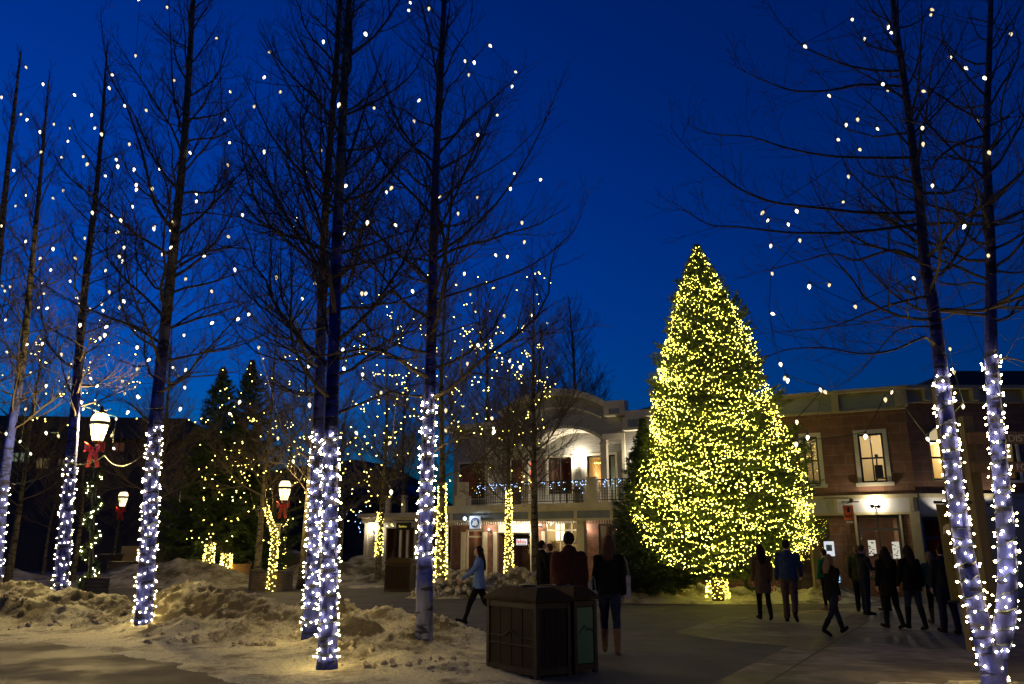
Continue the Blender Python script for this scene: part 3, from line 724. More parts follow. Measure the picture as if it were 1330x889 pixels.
def wrap(S, z0, z1, turns, per, label, seed, far=False, group='string lights wound round tree trunks', rb=.0155, off=.03, maxn=100, m=None):
    rg = random.Random(seed)
    c0, r = stem_at_z(S, z0)
    root = empty('string_lights', (c0.x, c0.y, z0), 0, label, 'string lights', group)
    B = Vector((c0.x, c0.y, z0)); cab = []; pts = []
    n = int(turns * 14); ph = rg.uniform(0, 6)
    for i in range(n + 1):
        t = i / n; z = z0 + (z1 - z0) * t + rg.gauss(0, .015); c, r = stem_at_z(S, z); a = ph + turns * 2 * math.pi * t
        cab.append(Vector((c.x + math.cos(a) * (r + .008), c.y + math.sin(a) * (r + .008), z)) - B)
    N_ = int(turns * per)
    for i in range(N_):
        t = (i + rg.uniform(-.35, .35)) / N_; t = max(0, min(1, t)); z = z0 + (z1 - z0) * t + rg.gauss(0, .055); c, r = stem_at_z(S, z); a = ph + turns * 2 * math.pi * t + rg.gauss(0, .15)
        o = off * rg.uniform(.6, 1.5)
        pts.append(Vector((c.x + math.cos(a) * (r + o), c.y + math.sin(a) * (r + o), z)) - B)
    mb = MB(); mb.tube(cab, .006, 4, cap=False); mb.build('cable', M_wire, root)
    if far:
        o = many_bulbs('bulbs', pts, rb, rb * 2.4, m or E_wrapf, root, rg); o['kind'] = 'stuff'
    else:
        view = (Vector((0, 0, CH)) - B).normalized()
        def key(p):
            c, r = stem_at_z(S, p.z + z0); return -((p + B - c).normalized().dot(view))
        pts.sort(key=key)
        for p in pts[:maxn]:
            part('bulb', ME_mini, root, p, (rg.uniform(-1.2, 1.2), rg.uniform(-1.2, 1.2), rg.uniform(0, 6)))
        if len(pts) > maxn:
            o = many_bulbs('bulbs', pts[maxn:], .0115, .034, E_wrap, root, rg); o['kind'] = 'stuff'
    return root
def zat(py, D): return at(600, py, D * K).z
wrap(TREES['t1'], .12, zat(556, 15.6), 17, 12, 'string lights wound round the trunk right of the large lamp post', 51)
wrap(TREES['t0'], .45, zat(600, 20.5), 13, 10, 'string lights round the slim trunk left of the large lamp post', 52)
wrap(TREES['tm'], .5, zat(628, 22), 12, 8, 'string lights round the leaning trunk at the left frame edge', 53)
wrap(TREES['t2'], .2, zat(564, 14), 17, 12, 'string lights round the left trunk of the close pair', 54)
wrap(TREES['t2b'], .1, zat(566, 11.2), 16, 12, 'string lights round the right trunk of the close pair, ending near the snow', 55)
wrap(TREES['t3'], zat(733, 13), zat(520, 13), 12, 12, 'string lights on the upper half of the pale barked trunk', 56)
wrap(TREES['f1'], .0, zat(484, 9.6), 20, 8.5, 'string lights round the left stem of the forked tree', 57)
wrap(TREES['f2'], .5, zat(462, 9.6), 18, 8.5, 'string lights round the right stem of the forked tree', 58)
def ftS(o, H=12, r0=.2):
    s = o.scale.x; b = o.location
    return ([Vector((b.x, b.y, -.1)), Vector((b.x, b.y, H * .3 * s)), Vector((b.x, b.y, H * s))], r0 * s * 1.35, .03)
wrap(ftS(FT[0]), .1, zat(628, 30), 26, 13, 'dense yellow lights on the thick trunk behind the pale barked tree', 61, True, rb=.022)
wrap(ftS(FT[1]), .3, zat(637, 37), 24, 12, 'dense yellow lights on the trunk in front of the shop transom', 62, True, rb=.024)
wrap(ftS(FT[2]), zat(722, 37), zat(664, 37), 14, 11, 'short band of yellow lights on the trunk before the left wing', 63, True, rb=.022)
wrap((st_, .15, .07), .1, sp(343, 660).z, 20, 10, 'yellow lights on the small crooked tree beside the smaller lamp', 64, True, rb=.022)
for px, z1, lab, sd in ((270, 1.9, 'yellow lights on the left short trunk below the firs', 65), (293, 1.4, 'yellow lights on the right short trunk below the firs', 66)):
    q = at(px, 740, 37 * K); wrap(([Vector((q.x, q.y, 0)), Vector((q.x, q.y, 3))], .3, .15), .05, z1, 14, 12, lab, sd, True, rb=.026)
# hanging frosted bulbs, by tree
HB = {
 't1': (15.6, [(119,150),(123,167),(132,175),(113,214),(120,277),(145,280),(157,287),(142,115),(146,98),(162,138),(190,144),(168,188),(151,208),(153,217),(174,221),(177,241),(177,247),(198,246),(172,269),(200,295),(207,220),(247,199),(224,289),(217,10),(176,73),(281,50),(226,105),(299,120),(292,156),(298,186),(296,215),(255,262),(255,253),(180,0),(152,302),(161,322),(155,334),(159,340),(142,380),(137,352),(200,298),(222,322),(211,331),(265,333),(241,363),(305,351),(275,379),(275,420),(239,436),(309,415),(104,423),(134,404),(155,400),(161,392),(138,425),(130,440),(136,436),(178,452),(193,468),(178,480),(225,478),(241,481),(159,496),(179,516),(166,536),(240,504),(234,532),(311,523),(299,538),(219,292),(222,300)]),
 't0': (20.5, [(97,124),(70,162),(52,172),(91,167),(88,184),(80,205),(108,204),(82,248),(69,258),(110,310),(98,336),(69,324),(91,366),(100,388),(102,395),(117,402),(132,395),(35,448),(80,461),(118,492),(126,502),(60,502),(89,491),(93,523),(106,523),(108,532),(60,563),(76,567),(151,545),(162,512),(137,229),(148,583),(145,566)]),
 'tm': (22, [(34,88),(56,110),(27,149),(35,156),(53,198),(18,222),(34,254),(20,268),(2,127),(2,294),(52,336),(66,351),(33,314),(55,368),(57,382),(50,400),(61,401),(3,372),(13,373),(6,379),(7,416),(9,458),(55,447),(40,485),(33,532),(8,564),(26,574),(40,590)]),
 't2': (14, [(343,101),(350,68),(364,120),(330,139),(343,198),(315,280),(385,285),(397,224),(359,361),(297,308),(323,409),(393,389),(336,452),(380,296),(417,196),(402,527),(401,476),(409,369),(420,55),(361,570),(381,600)]),
 't2b': (11.2, [(475,45),(440,137),(486,141),(508,245),(502,250),(449,242),(477,290),(448,305),(470,382),(475,382),(471,487),(445,455),(495,511),(514,293),(463,563),(508,640),(447,480)]),
 't3': (13, [(533,4),(557,12),(531,14),(637,60),(604,80),(616,82),(609,98),(670,94),(665,113),(646,150),(544,131),(538,158),(621,176),(668,226),(702,234),(663,246),(620,257),(595,278),(678,290),(571,256),(681,315),(644,332),(659,334),(564,333),(603,356),(611,383),(536,379),(655,411),(690,410),(680,425),(562,428),(621,449),(607,473),(645,464),(662,469),(676,478),(567,456),(579,534),(639,544),(641,562),(642,557),(506,576),(579,560)]),
 'f': (9.6, [(1107,26),(1123,51),(1046,61),(1077,125),(1154,36),(1158,43),(1211,13),(1209,20),(1147,110),(1153,118),(1200,119),(1255,89),(1279,102),(1313,45),(1236,75),(1099,163),(1114,156),(1089,182),(1140,168),(1117,195),(1198,167),(1199,188),(1270,158),(1102,230),(1190,246),(1211,242),(1285,199),(1095,263),(990,277),(997,287),(1035,275),(1024,292),(1252,295),(1039,313),(1001,320),(1003,356),(1051,373),(1077,371),(1111,399),(1004,408),(1014,474),(1019,492),(1023,495),(1066,507),(1072,510),(1158,510),(1150,520),(1035,549),(1049,569),(1124,568),(1034,578),(1251,529),(1284,333),(1239,484),(1205,571),(1303,537),(1234,454),(1187,362)]),
}
HL = {'t1': 'string of large frosted bulbs hanging through the tree right of the lamp', 't0': 'string of frosted bulbs hanging through the slim tree left of the lamp', 'tm': 'string of frosted bulbs in the trees at the left edge', 't2': 'string of frosted bulbs in the rear tree of the close pair', 't2b': 'string of frosted bulbs in the front tree of the close pair', 't3': 'string of frosted bulbs in the tree above the blue jacket girl', 'f': 'string of large frosted bulbs hanging in the forked tree at right'}
ME_cap = (lambda mb: (mb.lathe([(.001, .045), (.014, .042), (.017, .0), (.012, -.003)], 8), mb)[1])(MB())
_me = bpy.data.meshes.new('cap'); _me.from_pydata(ME_cap.v, [], ME_cap.f); _me.materials.append(M_cap); ME_cap = _me
for k_, (D, lst) in HB.items():
    rg = random.Random(len(lst) * 7)
    root = empty('string_lights', at(lst[0][0], 700, D * K) * 1, 0, HL[k_], 'string lights', 'strings of frosted bulbs hanging in the trees'); root.location.z = 0
    B = root.location.copy(); W = []
    for px, py in lst:
        s_ = {'f': .72, 't2b': .9, 't1': 1, 't2': .95, 't3': .85}.get(k_, 1.15) * rg.uniform(.85, 1.12)
        P_ = at(px, py, D * K + rg.uniform(-.9, .9)) - B
        rot = (math.pi + rg.gauss(0, .35), rg.gauss(0, .35), rg.uniform(0, 6))
        b_ = part('bulb', rg.choice(ME_c9s), root, P_, rot, (s_,) * 3)
        e = Vector((0, 0, -.045 * s_)); 
        from mathutils import Euler
        q = P_ + Euler(rot).to_matrix() @ e
        part('cap', ME_cap, b_, (0, 0, -.05), (math.pi, 0, 0)); W.append(P_ + Euler(rot).to_matrix() @ Vector((0, 0, -.09 * s_)))
    # cable: greedy nearest neighbour chain
    left = W[1:]; ch = [W[0]]
    while left:
        j = min(range(len(left)), key=lambda i: (left[i] - ch[-1]).length); ch.append(left.pop(j))
    mb = MB()
    for a, b in zip(ch, ch[1:]):
        d = (b - a).length
        mb.tube([a.lerp(b, t / 5) + Vector((0, 0, -.12 * d * (t / 5) * (1 - t / 5))) for t in range(6)], .0055, 3, cap=False)
    mb.build('cable', M_wire, root)
# distant strings in the trees at the back
def cloud(label, D, n, cx, cy, rx, ry, seed, r=.026, test=None, cone=False):
    rg = random.Random(seed); pts = []
    while len(pts) < n:
        a, b = rg.uniform(-1, 1), rg.uniform(-1, 1)
        if cone:
            if abs(a) > (b + 1.15) / 2.15: continue
        elif a * a + b * b > 1: continue
        px, py = cx + a * rx, cy + b * ry
        pts.append(at(px, py, D * K + rg.uniform(-2, 2)))
        if rg.random() < .3:
            for q in range(rg.randint(2, 5)): pts.append(pts[-1] + Vector((rg.uniform(-.35, .35), rg.uniform(-.3, .3), rg.uniform(-.3, .1))))
    B = Vector((at(cx, cy, D * K).x, D * K, 0))
    root = empty('string_lights', B, 0, label, 'string lights', 'string lights scattered through the far trees')
    pts = [p - B for p in pts if p.z > .6]
    mb = MB(); srt = sorted(pts, key=lambda p: (round(p.z / 1.2), p.x))
    for a, b in zip(srt, srt[1:]):
        mb.tube([a, (a + b) / 2 + Vector((0, 0, -.08)), b], .004, 3, cap=False)
    mb.build('cable', M_wire, root)
    o = many_bulbs('bulbs', pts, r, r * 3.2, E_wrapf, root, rg); o['kind'] = 'stuff'
cloud('yellow lights scattered through the bare tree before the left wing', 36, 120, 492, 530, 52, 155, 71)
cloud('yellow lights scattered through the thick tree behind the pale barked one', 31, 130, 585, 480, 65, 145, 72)
cloud('yellow lights scattered through the tree in front of the shop transom', 36, 125, 665, 480, 58, 150, 73)
cloud('yellow lights scattered over the bare trees between the firs and the close pair', 37, 140, 350, 580, 60, 130, 74)
cloud('yellow lights scattered over the trees just right of the close pair', 38, 40, 455, 600, 32, 80, 75)
cloud('small yellow lights scattered through the far trees beyond the large lamp', 34, 70, 110, 490, 110, 85, 77)
# thin lit string slung between the trunks past the lamp
rg = random.Random(5)
a = at(0, 626, 22 * K); b = at(90, 600, 20.3 * K); c = at(136, 592, 20.6 * K); d = at(196, 580, 15.7 * K)
root = empty('string_lights', (b.x, b.y, 0), 0, 'thin dark cable slung between the left trunks and the large lamp post', 'string lights'); mb = MB(); B = root.location
for u, v, s_ in ((a, b, .25), (b, c, .15), (c, d, .35)):
    mb.tube([u.lerp(v, t / 8) - B + Vector((0, 0, -s_ * 4 * (t / 8) * (1 - t / 8))) for t in range(9)], .008, 4, cap=False)
mb.build('cable', M_wire, root)

# ------------------------------------------------------------------ the christmas tree and firs
DX = c0.y; XB = Vector((c0.x, DX, .1))
def xz(py): return at(930, py, DX).z - .1
def xr(hw, py): return hw / FPX * DX * 1.02 / 1.0
tab = [(z__, r__ * .93) for z__, r__ in [(xz(742), 1.6), (xz(725), 2.4), (xz(700), 2.75), (xz(640), 2.95), (xz(600), 2.6), (xz(560), 2.2), (xz(500), 1.85), (xz(450), 1.55), (xz(400), 1.0), (xz(375), .72), (xz(345), .36), (xz(318), .04)]]
conifer('christmas_tree', 'tall floodlit looking christmas tree covered in yellow white lights on the plaza', 'christmas tree', XB, tab, 700, M_firl, 81, tuft=.13, dens=1.0, droop=.12, tk=.19)
rg = random.Random(82); xpts = []
z = tab[0][0] + .1; ang = 0
row_ = 0
while z < tab[-1][0] - .02:
    r = prof(tab, z); nn = max(6, int(2 * math.pi * r / .076)); dark = 0
    for i in range(nn):
        a = 2 * math.pi * i / nn + ang + rg.gauss(0, .02); sag = .13 * math.sin(a * 4 + (row_ // 2) * 1.9) + .07 * math.sin(a * 9 + row_ // 2)
        rr = r * (1 + .05 * math.sin(a * 3 + z * 1.7) + .11 * math.cos(a)) * rg.uniform(.88, 1.06) + .03; rr = max(rr, .07 + .15 * max(0, tab[-1][0] - z)) if z > tab[-1][0] - 1 else rr
        # two unlit stretches of the crown
        nz = fbm(a * 1.2, z * .9, 1.1, 3, 6)
        if nz < -.38 and rg.random() < .8: continue
        if rg.random() < .10: continue
        xpts.append(Vector((math.cos(a) * rr, math.sin(a) * rr, z + sag * min(1, r) + rg.gauss(0, .025))))
    row_ += 1; z += (.055, .21, .06, .26)[row_ % 4]; ang += 1.3
for i in range(4000):  # inner bulbs added to light the foliage from within
    z = tab[0][0] + (tab[-1][0] - .8 - tab[0][0]) * (1 - math.sqrt(rg.random())); a = rg.uniform(0, 6.283); rr = prof(tab, z) * rg.uniform(.5, .86)
    xpts.append(Vector((math.cos(a) * rr, math.sin(a) * rr, z)))
for i in range(340):  # trunk wrap
    t = rg.random(); a = rg.uniform(0, 6.283); rr = .38 - .13 * t; xpts.append(Vector((math.cos(a) * rr, math.sin(a) * rr, .04 + 1.3 * t)))
root = empty('string_lights', XB, 0, 'rows of yellow white lights covering the christmas tree from trunk to tip, with added bulbs inside', 'string lights')
vis = sorted(xpts, key=lambda p: p.y + rg.uniform(0, 1.2))
ME_x = bulb_mesh('bulb', E_xmas, .0092, .026, 5, 2)
for p in vis[:100]: part('bulb', ME_x, root, p, (rg.uniform(-1, 1), rg.uniform(-1, 1), 0))
o = many_bulbs('bulbs', vis[100:], .0092, .026, E_xmas, root, rg); o['kind'] = 'stuff'
mb = MB(); sx_ = sorted(xpts, key=lambda p: (round(p.z / .25), math.atan2(p.y, p.x)))
for a, b in zip(sx_, sx_[1:]):
    if (a - b).length < .35: mb.tube([a, b], .004, 3, cap=False)
mb.build('cable', M_wire, root)
def fir(px, ptop, D, hw, seed, label, nb=150, dens=.8, tuft=.16, pb=738):
    b = at(px, pb, D * K); b.z = 0; H = at(px, ptop, D * K).z; rr = hw / FPX * D * K
    return conifer('fir_tree', label, 'fir tree', b, [(.5, rr * .85), (H * .15, rr), (H * .5, rr * .6), (H * .85, rr * .2), (H, .04)], nb, M_fir, seed, tuft=tuft, dens=dens, group='dark firs', tk=.14)
fir(842, 545, 25.0, 60, 91, 'dark fir crowding the left side of the christmas tree', 260, 1.0, .14)
fir(266, 478, 40, 76, 92, 'dark fir left of the pair behind the low rail', 170, .7, .22)
fir(305, 468, 41, 78, 93, 'taller dark fir right of the pair behind the low rail', 170, .7, .22)
fir(240, 590, 44, 36, 94, 'low dark fir left of the fir pair', 90, .6, .24)
cloud('sparse yellow lights on the pair of dark firs', 38, 70, 285, 590, 52, 115, 76, cone=True)
# ------------------------------------------------------------------ buildings
ANG = math.atan2(-2.05, 4.13)
class Frame:
    def __init__(s, x, y, ang): s.o = Vector((x, y, 0)); s.a = ang; s.d = Vector((math.cos(ang), math.sin(ang), 0)); s.n = Vector((-math.sin(ang), math.cos(ang), 0))
    def p(s, px, py, dep=0):
        r = ray(px, py); c = Vector((0, 0, CH)); o = s.o + s.n * dep
        t = (o - c).dot(s.n) / r.dot(s.n); q = c + r * t
        return (q - o).dot(s.d), q.z
    def w(s, x, y, z): return s.o + s.d * x + s.n * y + Vector((0, 0, z))
M_clap = siding('grey_clapboard', (.27, .265, .24)); M_clapw = siding('pale_clapboard', (.42, .39, .31)); M_trim = mat('cream_trim', (.56, .51, .38), (.48, .43, .32), rough=.5, scale=3)
M_grey = mat('blue_grey_panel', (.16, .18, .21), (.2, .22, .25), scale=2); M_white = mat('white_paint', (.7, .68, .6), rough=.5)
M_rbrick = brickmat('red_brick', (.19, .07, .04), (.25, .095, .055), (.2, .15, .12), .22, .075, msize=.01)
M_stone = brickmat('sandstone_blocks', (.14, .068, .036), (.19, .09, .048), (.22, .14, .085), .78, .36, msize=.012, noisec=.3)
M_dark = mat('dark_paint', (.03, .028, .027), rough=.4); M_blk = mat('black_iron', (.015, .015, .017), rough=.4, metal=.6)
M_roof = mat('roof_shingle', (.03, .032, .038), (.05, .05, .055), scale=8, bump=.3)
G_dark = glass('dark_glass', (.8, .8, .8), .09); G_clear = glass('clear_glass', (.85, .85, .85), .08)
M_warmw = mat('cream_plaster', (.7, .58, .36), rough=.9); M_wood = mat('brown_wood', (.10, .06, .03), (.16, .10, .05), scale=4, stretch=(6, 6, .6), bump=.2)
M_inred = mat('red_brown_interior', (.10, .05, .03), (.17, .09, .05), scale=2, rough=.8); M_floor = mat('shop_floor', (.12, .08, .05), rough=.6)
def facade(mb, s0, s1, z0, z1, ops, y=0., reveal=.22):
    """sheet wall in local XZ at depth y with rectangular openings and their reveals"""
    xs = sorted({s0, s1} | {o[0] for o in ops} | {o[1] for o in ops}); zs = sorted({z0, z1} | {o[2] for o in ops} | {o[3] for o in ops})
    for a, b in zip(xs, xs[1:]):
        for c, d in zip(zs, zs[1:]):
            mx, mz = (a + b) / 2, (c + d) / 2
            if any(o[0] < mx < o[1] and o[2] < mz < o[3] for o in ops): continue
            mb.quad((a, y, c), (b, y, c), (b, y, d), (a, y, d))
    for a, b, c, d in ops:
        Y = y + reveal
        mb.quad((a, y, c), (a, Y, c), (a, Y, d), (a, y, d)); mb.quad((b, Y, c), (b, y, c), (b, y, d), (b, Y, d))
        mb.quad((a, y, d), (a, Y, d), (b, Y, d), (b, y, d)); mb.quad((a, Y, c), (a, y, c), (b, y, c), (b, Y, c))
def room(parent, a, b, c, d, y0, dep, m, name='room'):
    mb = MB(); y1 = y0 + dep
    mb.quad((a, y1, c), (b, y1, c), (b, y1, d), (a, y1, d)); mb.quad((a, y0, c), (a, y1, c), (a, y1, d), (a, y0, d)); mb.quad((b, y1, c), (b, y0, c), (b, y0, d), (b, y1, d))
    mb.quad((a, y0, d), (a, y1, d), (b, y1, d), (b, y0, d)); mb.quad((a, y0, c), (b, y0, c), (b, y1, c), (a, y1, c))
    return mb.build(name, m, parent)
def window(parent, a, b, c, d, y, fm, gm, mull=(), trans=(), fw=.06, casing=None, cm=None, sill=True, name='window'):
    mb = MB(); mb.box(a, a + fw, y - .03, y + .05, c, d); mb.box(b - fw, b, y - .03, y + .05, c, d); mb.box(a + fw, b - fw, y - .03, y + .05, d - fw, d); mb.box(a + fw, b - fw, y - .03, y + .05, c, c + fw)
    for m_ in mull: mb.box(m_ - fw * .35, m_ + fw * .35, y - .02, y + .04, c + fw, d - fw)
    for t_ in trans: mb.box(a + fw, b - fw, y - .025, y + .045, t_ - fw * .45, t_ + fw * .45)
    w_ = mb.build(name, fm, parent)
    g_ = MB(); g_.quad((a + fw * .5, y + .012, c + fw * .5), (b - fw * .5, y + .012, c + fw * .5), (b - fw * .5, y + .012, d - fw * .5), (a + fw * .5, y + .012, d - fw * .5)); g_.build('pane', gm, w_)
    if casing:
        k = MB(); yy = y - casing[1]
        k.box(a - casing[0], a, yy, y - .031, c, d + casing[0]); k.box(b, b + casing[0], yy, y - .031, c, d + casing[0]); k.box(a, b, yy, y - .031, d, d + casing[0])
        if sill: k.box(a - casing[0] * 1.5, b + casing[0] * 1.5, yy - .06, y - .031, c - casing[0] * .9, c)
        k.build('frame', cm or M_trim, w_)
    return w_
def arc_poly(x0, x1, zb, zt, n=24):
    """points of a circular arc from (x0,zb) up to zt and down to (x1,zb)"""
    h = zt - zb; w_ = (x1 - x0) / 2; r = (w_ * w_ + h * h) / (2 * h); cx = (x0 + x1) / 2; cz = zt - r; a = math.asin(w_ / r)
    return [(cx + r * math.sin(-a + 2 * a * i / n), cz + r * math.cos(-a + 2 * a * i / n)) for i in range(n + 1)]
# ---- arched clapboard building
F1 = Frame(-3.43, 47.4, ANG)
b1 = empty('shop_building', F1.o, ANG, 'two storey grey clapboard building with arched parapet, balcony and brick shop fronts', 'building')
S = lambda px, py, dep=0: F1.p(px, py, dep)
sL = S(587, 700)[0]; sP0 = S(634, 620)[0]; sP1 = S(811, 620)[0]; sR = S(846, 600)[0] + 1.2; sE = S(1010, 740)[0] + 3
zB0 = S(700, 676)[1]; zB1 = S(700, 664.5)[1]; zSl = zB1 + .3

# ground floor openings px
def sx(px, py=715): return S(px, py)[0]
zt = S(660, 692)[1]
door1 = (sx(605), sx(627), .05, S(615, 688)[1]); op2 = (sx(646), sx(689), .05, S(660, 677.5)[1]); op3 = (sx(709), sx(756), .35, S(730, 677.5)[1]); op4 = (sx(778), sx(812), .35, zB0 - .25); op5 = (sx(818), sx(852), .35, zB0 - .25); op6 = (sx(905), sx(945), .6, zB0 - .3)
mb = MB(); facade(mb, sL, sE, 0, zB0 - .002, [door1, op2, op3, op4, op5, op6]); mb.build('wall', M_rbrick, b1)
mb = MB()
for a, b in ((sx(599), sx(604.6)), (sx(627.4), sx(633)), (sx(689.4), sx(693)), (sx(641), sx(645.6)), (sx(704), sx(708.6)), (sx(756.4), sx(759))): mb.box(a, b, -.06, -.004, 0, zt + .05)
mb.build('door_surround', M_trim, b1)
for px in (594, 770, 843): mb = MB(); mb.box(sx(px) - .2, sx(px) + .2, -1.75, -1.35, 0.0, zB0 - .05); mb.box(sx(px) - .26, sx(px) + .26, -1.81, -1.29, 0.0, .5); mb.build('column', M_trim, b1)
window(b1, *door1, .12, M_trim, G_clear, fw=.1, trans=(2.3,), name='door'); room(b1, door1[0], door1[1], .04, door1[3], .23, 2.5, M_inred)
w2 = window(b1, op2[0], op2[1], op2[2], zt, .15, M_dark, G_dark, mull=((op2[0] + .55),), fw=.08, name='door'); room(b1, op2[0], op2[1], .04, zt, .23, 3, M_inred)
mb = MB(); mb.box(op2[0], op2[1], .05, .14, zt + .004, op2[3]); mb.build('transom_panel', M_white, b1)
w3 = window(b1, *op3, .12, M_trim, G_clear, mull=(sx(727), sx(742)), trans=(zt + .1,), fw=.09); room(b1, op3[0], op3[1], .3, op3[3], .23, 3, M_warmw)
window(b1, *op4, .12, M_dark, G_dark, mull=(sx(795),), fw=.08); room(b1, op4[0], op4[1], .3, op4[3], .23, 2, M_inred)
window(b1, *op5, .12, M_dark, G_dark, fw=.08); room(b1, op5[0], op5[1], .3, op5[3], .23, 2, M_inred)
window(b1, *op6, .12, M_trim, G_dark, fw=.08, casing=(.12, .1)); room(b1, op6[0], op6[1], .5, op6[3], .23, 2, M_inred)
# bright goods in the shop window
mb = MB(); mb.box(sx(718), sx(729), .45, .5, S(722, 702)[1], S(722, 680)[1]); mb.build('lit_poster', emit('poster_light', (1, .86, .5), 3), b1)
rgx = random.Random(3); mb = MB()
for i in range(22):
    x = rgx.uniform(op3[0] + .1, op3[1] - .1); z = rgx.uniform(.5, zt - .3); s_ = rgx.uniform(.06, .2); mb.box(x - s_, x + s_, .7 + i * .03, .72 + s_ + i * .03, z - s_, z + s_)
mb.build('goods', mat('shop_goods', (.4, .25, .1), (.08, .1, .12), scale=3), b1)
# fascia over the shops
mb = MB(); mb.box(sL - .1, sE, -2.0, -.01, zB1, zSl); mb.box(sL - .1, sE, -1.95, -1.8, zB0 - .12, zB0); mb.box(sL - .1, sE, -1.95, -1.8, zB1 - .1, zB1 - .004)
for px in (588, 608, 708, 766, 812, 846): mb.box(sx(px) - .08, sx(px) + .08, -1.96, -1.8, zB0 - .001, zB1 - .101)
mb.build('cornice', M_trim, b1)
mb = MB(); mb.box(sL - .1, sE, -1.93, -1.82, zB0 - .001, zB1 - .101); mb.build('fascia_panel', M_grey, b1)
mb = MB()
x = sL
while x < sE: mb.box(x, x + .05, -1.9, -1.86, zB0 - .28, zB0 - .121); x += .14
mb.build('valance', M_trim, b1)
# upper storey
z1 = zSl + .002
zTop = S(700, 558)[1]
wl = (S(597, 620)[0], S(630, 620)[0], S(600, 648)[1], S(600, 603)[1])
mb = MB(); facade(mb, sL, sP0, z1, S(610, 566)[1], [wl]); facade(mb, sP1, sR, z1, S(840, 553)[1], []); 
mb.quad((sP0, 0, z1), (sP0, 1.8, z1), (sP0, 1.8, zTop + .5), (sP0, 0, zTop + .5)); mb.quad((sP1, 0, z1), (sP1, 1.8, z1), (sP1, 1.8, zTop), (sP1, 0, zTop))
# recessed wall of the porch
def pr(px, py): return F1.p(px, py, 1.8)
dw = [(pr(643, 620)[0], pr(661, 620)[0]), (pr(664, 620)[0], pr(681, 620)[0]), (pr(712, 620)[0], pr(743, 620)[0]), (pr(763, 620)[0], pr(782, 620)[0]), (pr(791, 620)[0], pr(800, 620)[0])]
zw1 = pr(700, 596)[1]; zw0 = pr(700, 643)[1]
ops = [(dw[1][0], dw[1][1], z1 + .05, zw1), (dw[2][0], dw[2][1], zw0, zw1), (dw[3][0], dw[3][1], z1 + .05, zw1), (dw[4][0], dw[4][1], z1 + .05, zw1)]
facade(mb, sP0, sP1, z1, zTop + .6, ops, y=1.8)
mb.build('wall', M_clap, b1)
window(b1, *wl, .12, M_dark, G_dark, fw=.07, casing=(.12, .16)); room(b1, *wl, .23, 2.4, M_inred)
for i, o_ in enumerate(ops):
    window(b1, *o_, 1.9, M_dark, G_dark if i == 1 else G_clear, fw=.08, casing=(.13, .16), sill=False, mull=((o_[0] + o_[1]) / 2,) if i == 1 else (), name='window' if i == 1 else 'door')
    room(b1, *o_, 2.03, 2.6, M_warmw if i >= 2 else M_inred)
# parapet: clapboard front with the big arch; opening arch below
pk = S(738, 513); el = S(640, 557); er = S(793, 532); lo_ = S(587, 565)[1]
arcx0, arcx1 = S(655, 545)[0], S(790, 530)[0]
zsh = er[1]
big = arc_poly(arcx0, arcx1, zsh, pk[1])
oz = S(800, 571)[1]; ok_ = S(738, 557)[1]; ox0, ox1 = S(690, 575)[0], S(782, 572)[0]
small = arc_poly(ox0, ox1, oz, ok_)
poly = [(sP0, zsh)] + big + [(sP1 + .0, zsh), (sP1, oz)] + [(x, z) for x, z in reversed(small)] + [(sP0, oz)]
mb = MB(); mb.prism(poly, -.02, .16); mb.box(sL, sP0 - .002, -.02, .16, S(610, 566)[1] + .002, zsh - .6); mb.box(sP1 + .002, sR, -.02, .16, S(840, 553)[1] + .002, S(830, 543)[1])
mb.build('parapet', M_clap, b1)
def band(pts, t, y0, y1, name, m):
    mb = MB()
    for (a, b), (c, d) in zip(pts, pts[1:]):
        n = Vector((-(d - b), c - a)).normalized() * t
        q = [(a, b), (c, d), (c + n.x, d + n.y), (a + n.x, b + n.y)]
        mb.prism(q, y0, y1)
    return mb.build(name, m, b1, fix=True)
band(big, .34, -.45, .2, 'arch_cornice', M_trim)
lower = [(x, z - .75) for x, z in big]
band(lower[2:-2], .1, -.1, -.025, 'arch_trim', M_trim)
band(small, .16, -.14, -.025, 'arch_trim', M_trim)
mb = MB()   # barrel soffit of the porch
for (a, b), (c, d) in zip(small, small[1:]): mb.quad((a, .16, b), (c, .16, d), (c, 1.8, d), (a, 1.8, b))
mb.quad((sP0, .16, oz), (ox0, .16, oz), (ox0, 1.8, oz), (sP0, 1.8, oz)); mb.quad((ox1, .16, oz), (sP1, .16, oz), (sP1, 1.8, oz), (ox1, 1.8, oz)); mb.build('soffit', M_clapw, b1)
mb = MB()   # flat cornices, bracket blocks, beam
mb.box(sL - .3, arcx0 + .0, -.45, .2, zsh - .6, zsh - .25); mb.build('cornice', M_trim, b1); mb = MB(); mb.box(arcx1, sP1 + .3, -.5, .2, zsh, zsh + .38); mb.build('cornice', M_trim, b1); mb = MB(); mb.box(sP1 + .31, sR + .3, -.5, .2, S(830, 543)[1] + .002, S(830, 543)[1] + .35); mb.build('cornice', M_trim, b1); mb = MB()
bx = S(805, 528)[0]; mb.box(bx - .75, bx + .45, -.55, .1, zsh - .42, zsh - .002); mb.build('bracket_block', M_trim, b1); mb = MB(); bx2 = S(824, 545)[0]; z_ = S(830, 543)[1]; mb.box(bx2 - .5, bx2 + .6, -.55, -.021, z_ - .7, z_); mb.build('bracket_block', M_trim, b1); mb = MB()
mb.box(ox1 + .05, sP1 + .12, -.12, -.022, oz - .02, oz + .32); mb.box(sP1 - .06, sP1 + .12, -.12, -.022, z1, oz - .021); mb.build('porch_beam', M_trim, b1); mb = MB(); mb.box(sP0 - .12, sP0 + .06, -.12, -.022, z1, oz); mb.build('pilaster', M_trim, b1)
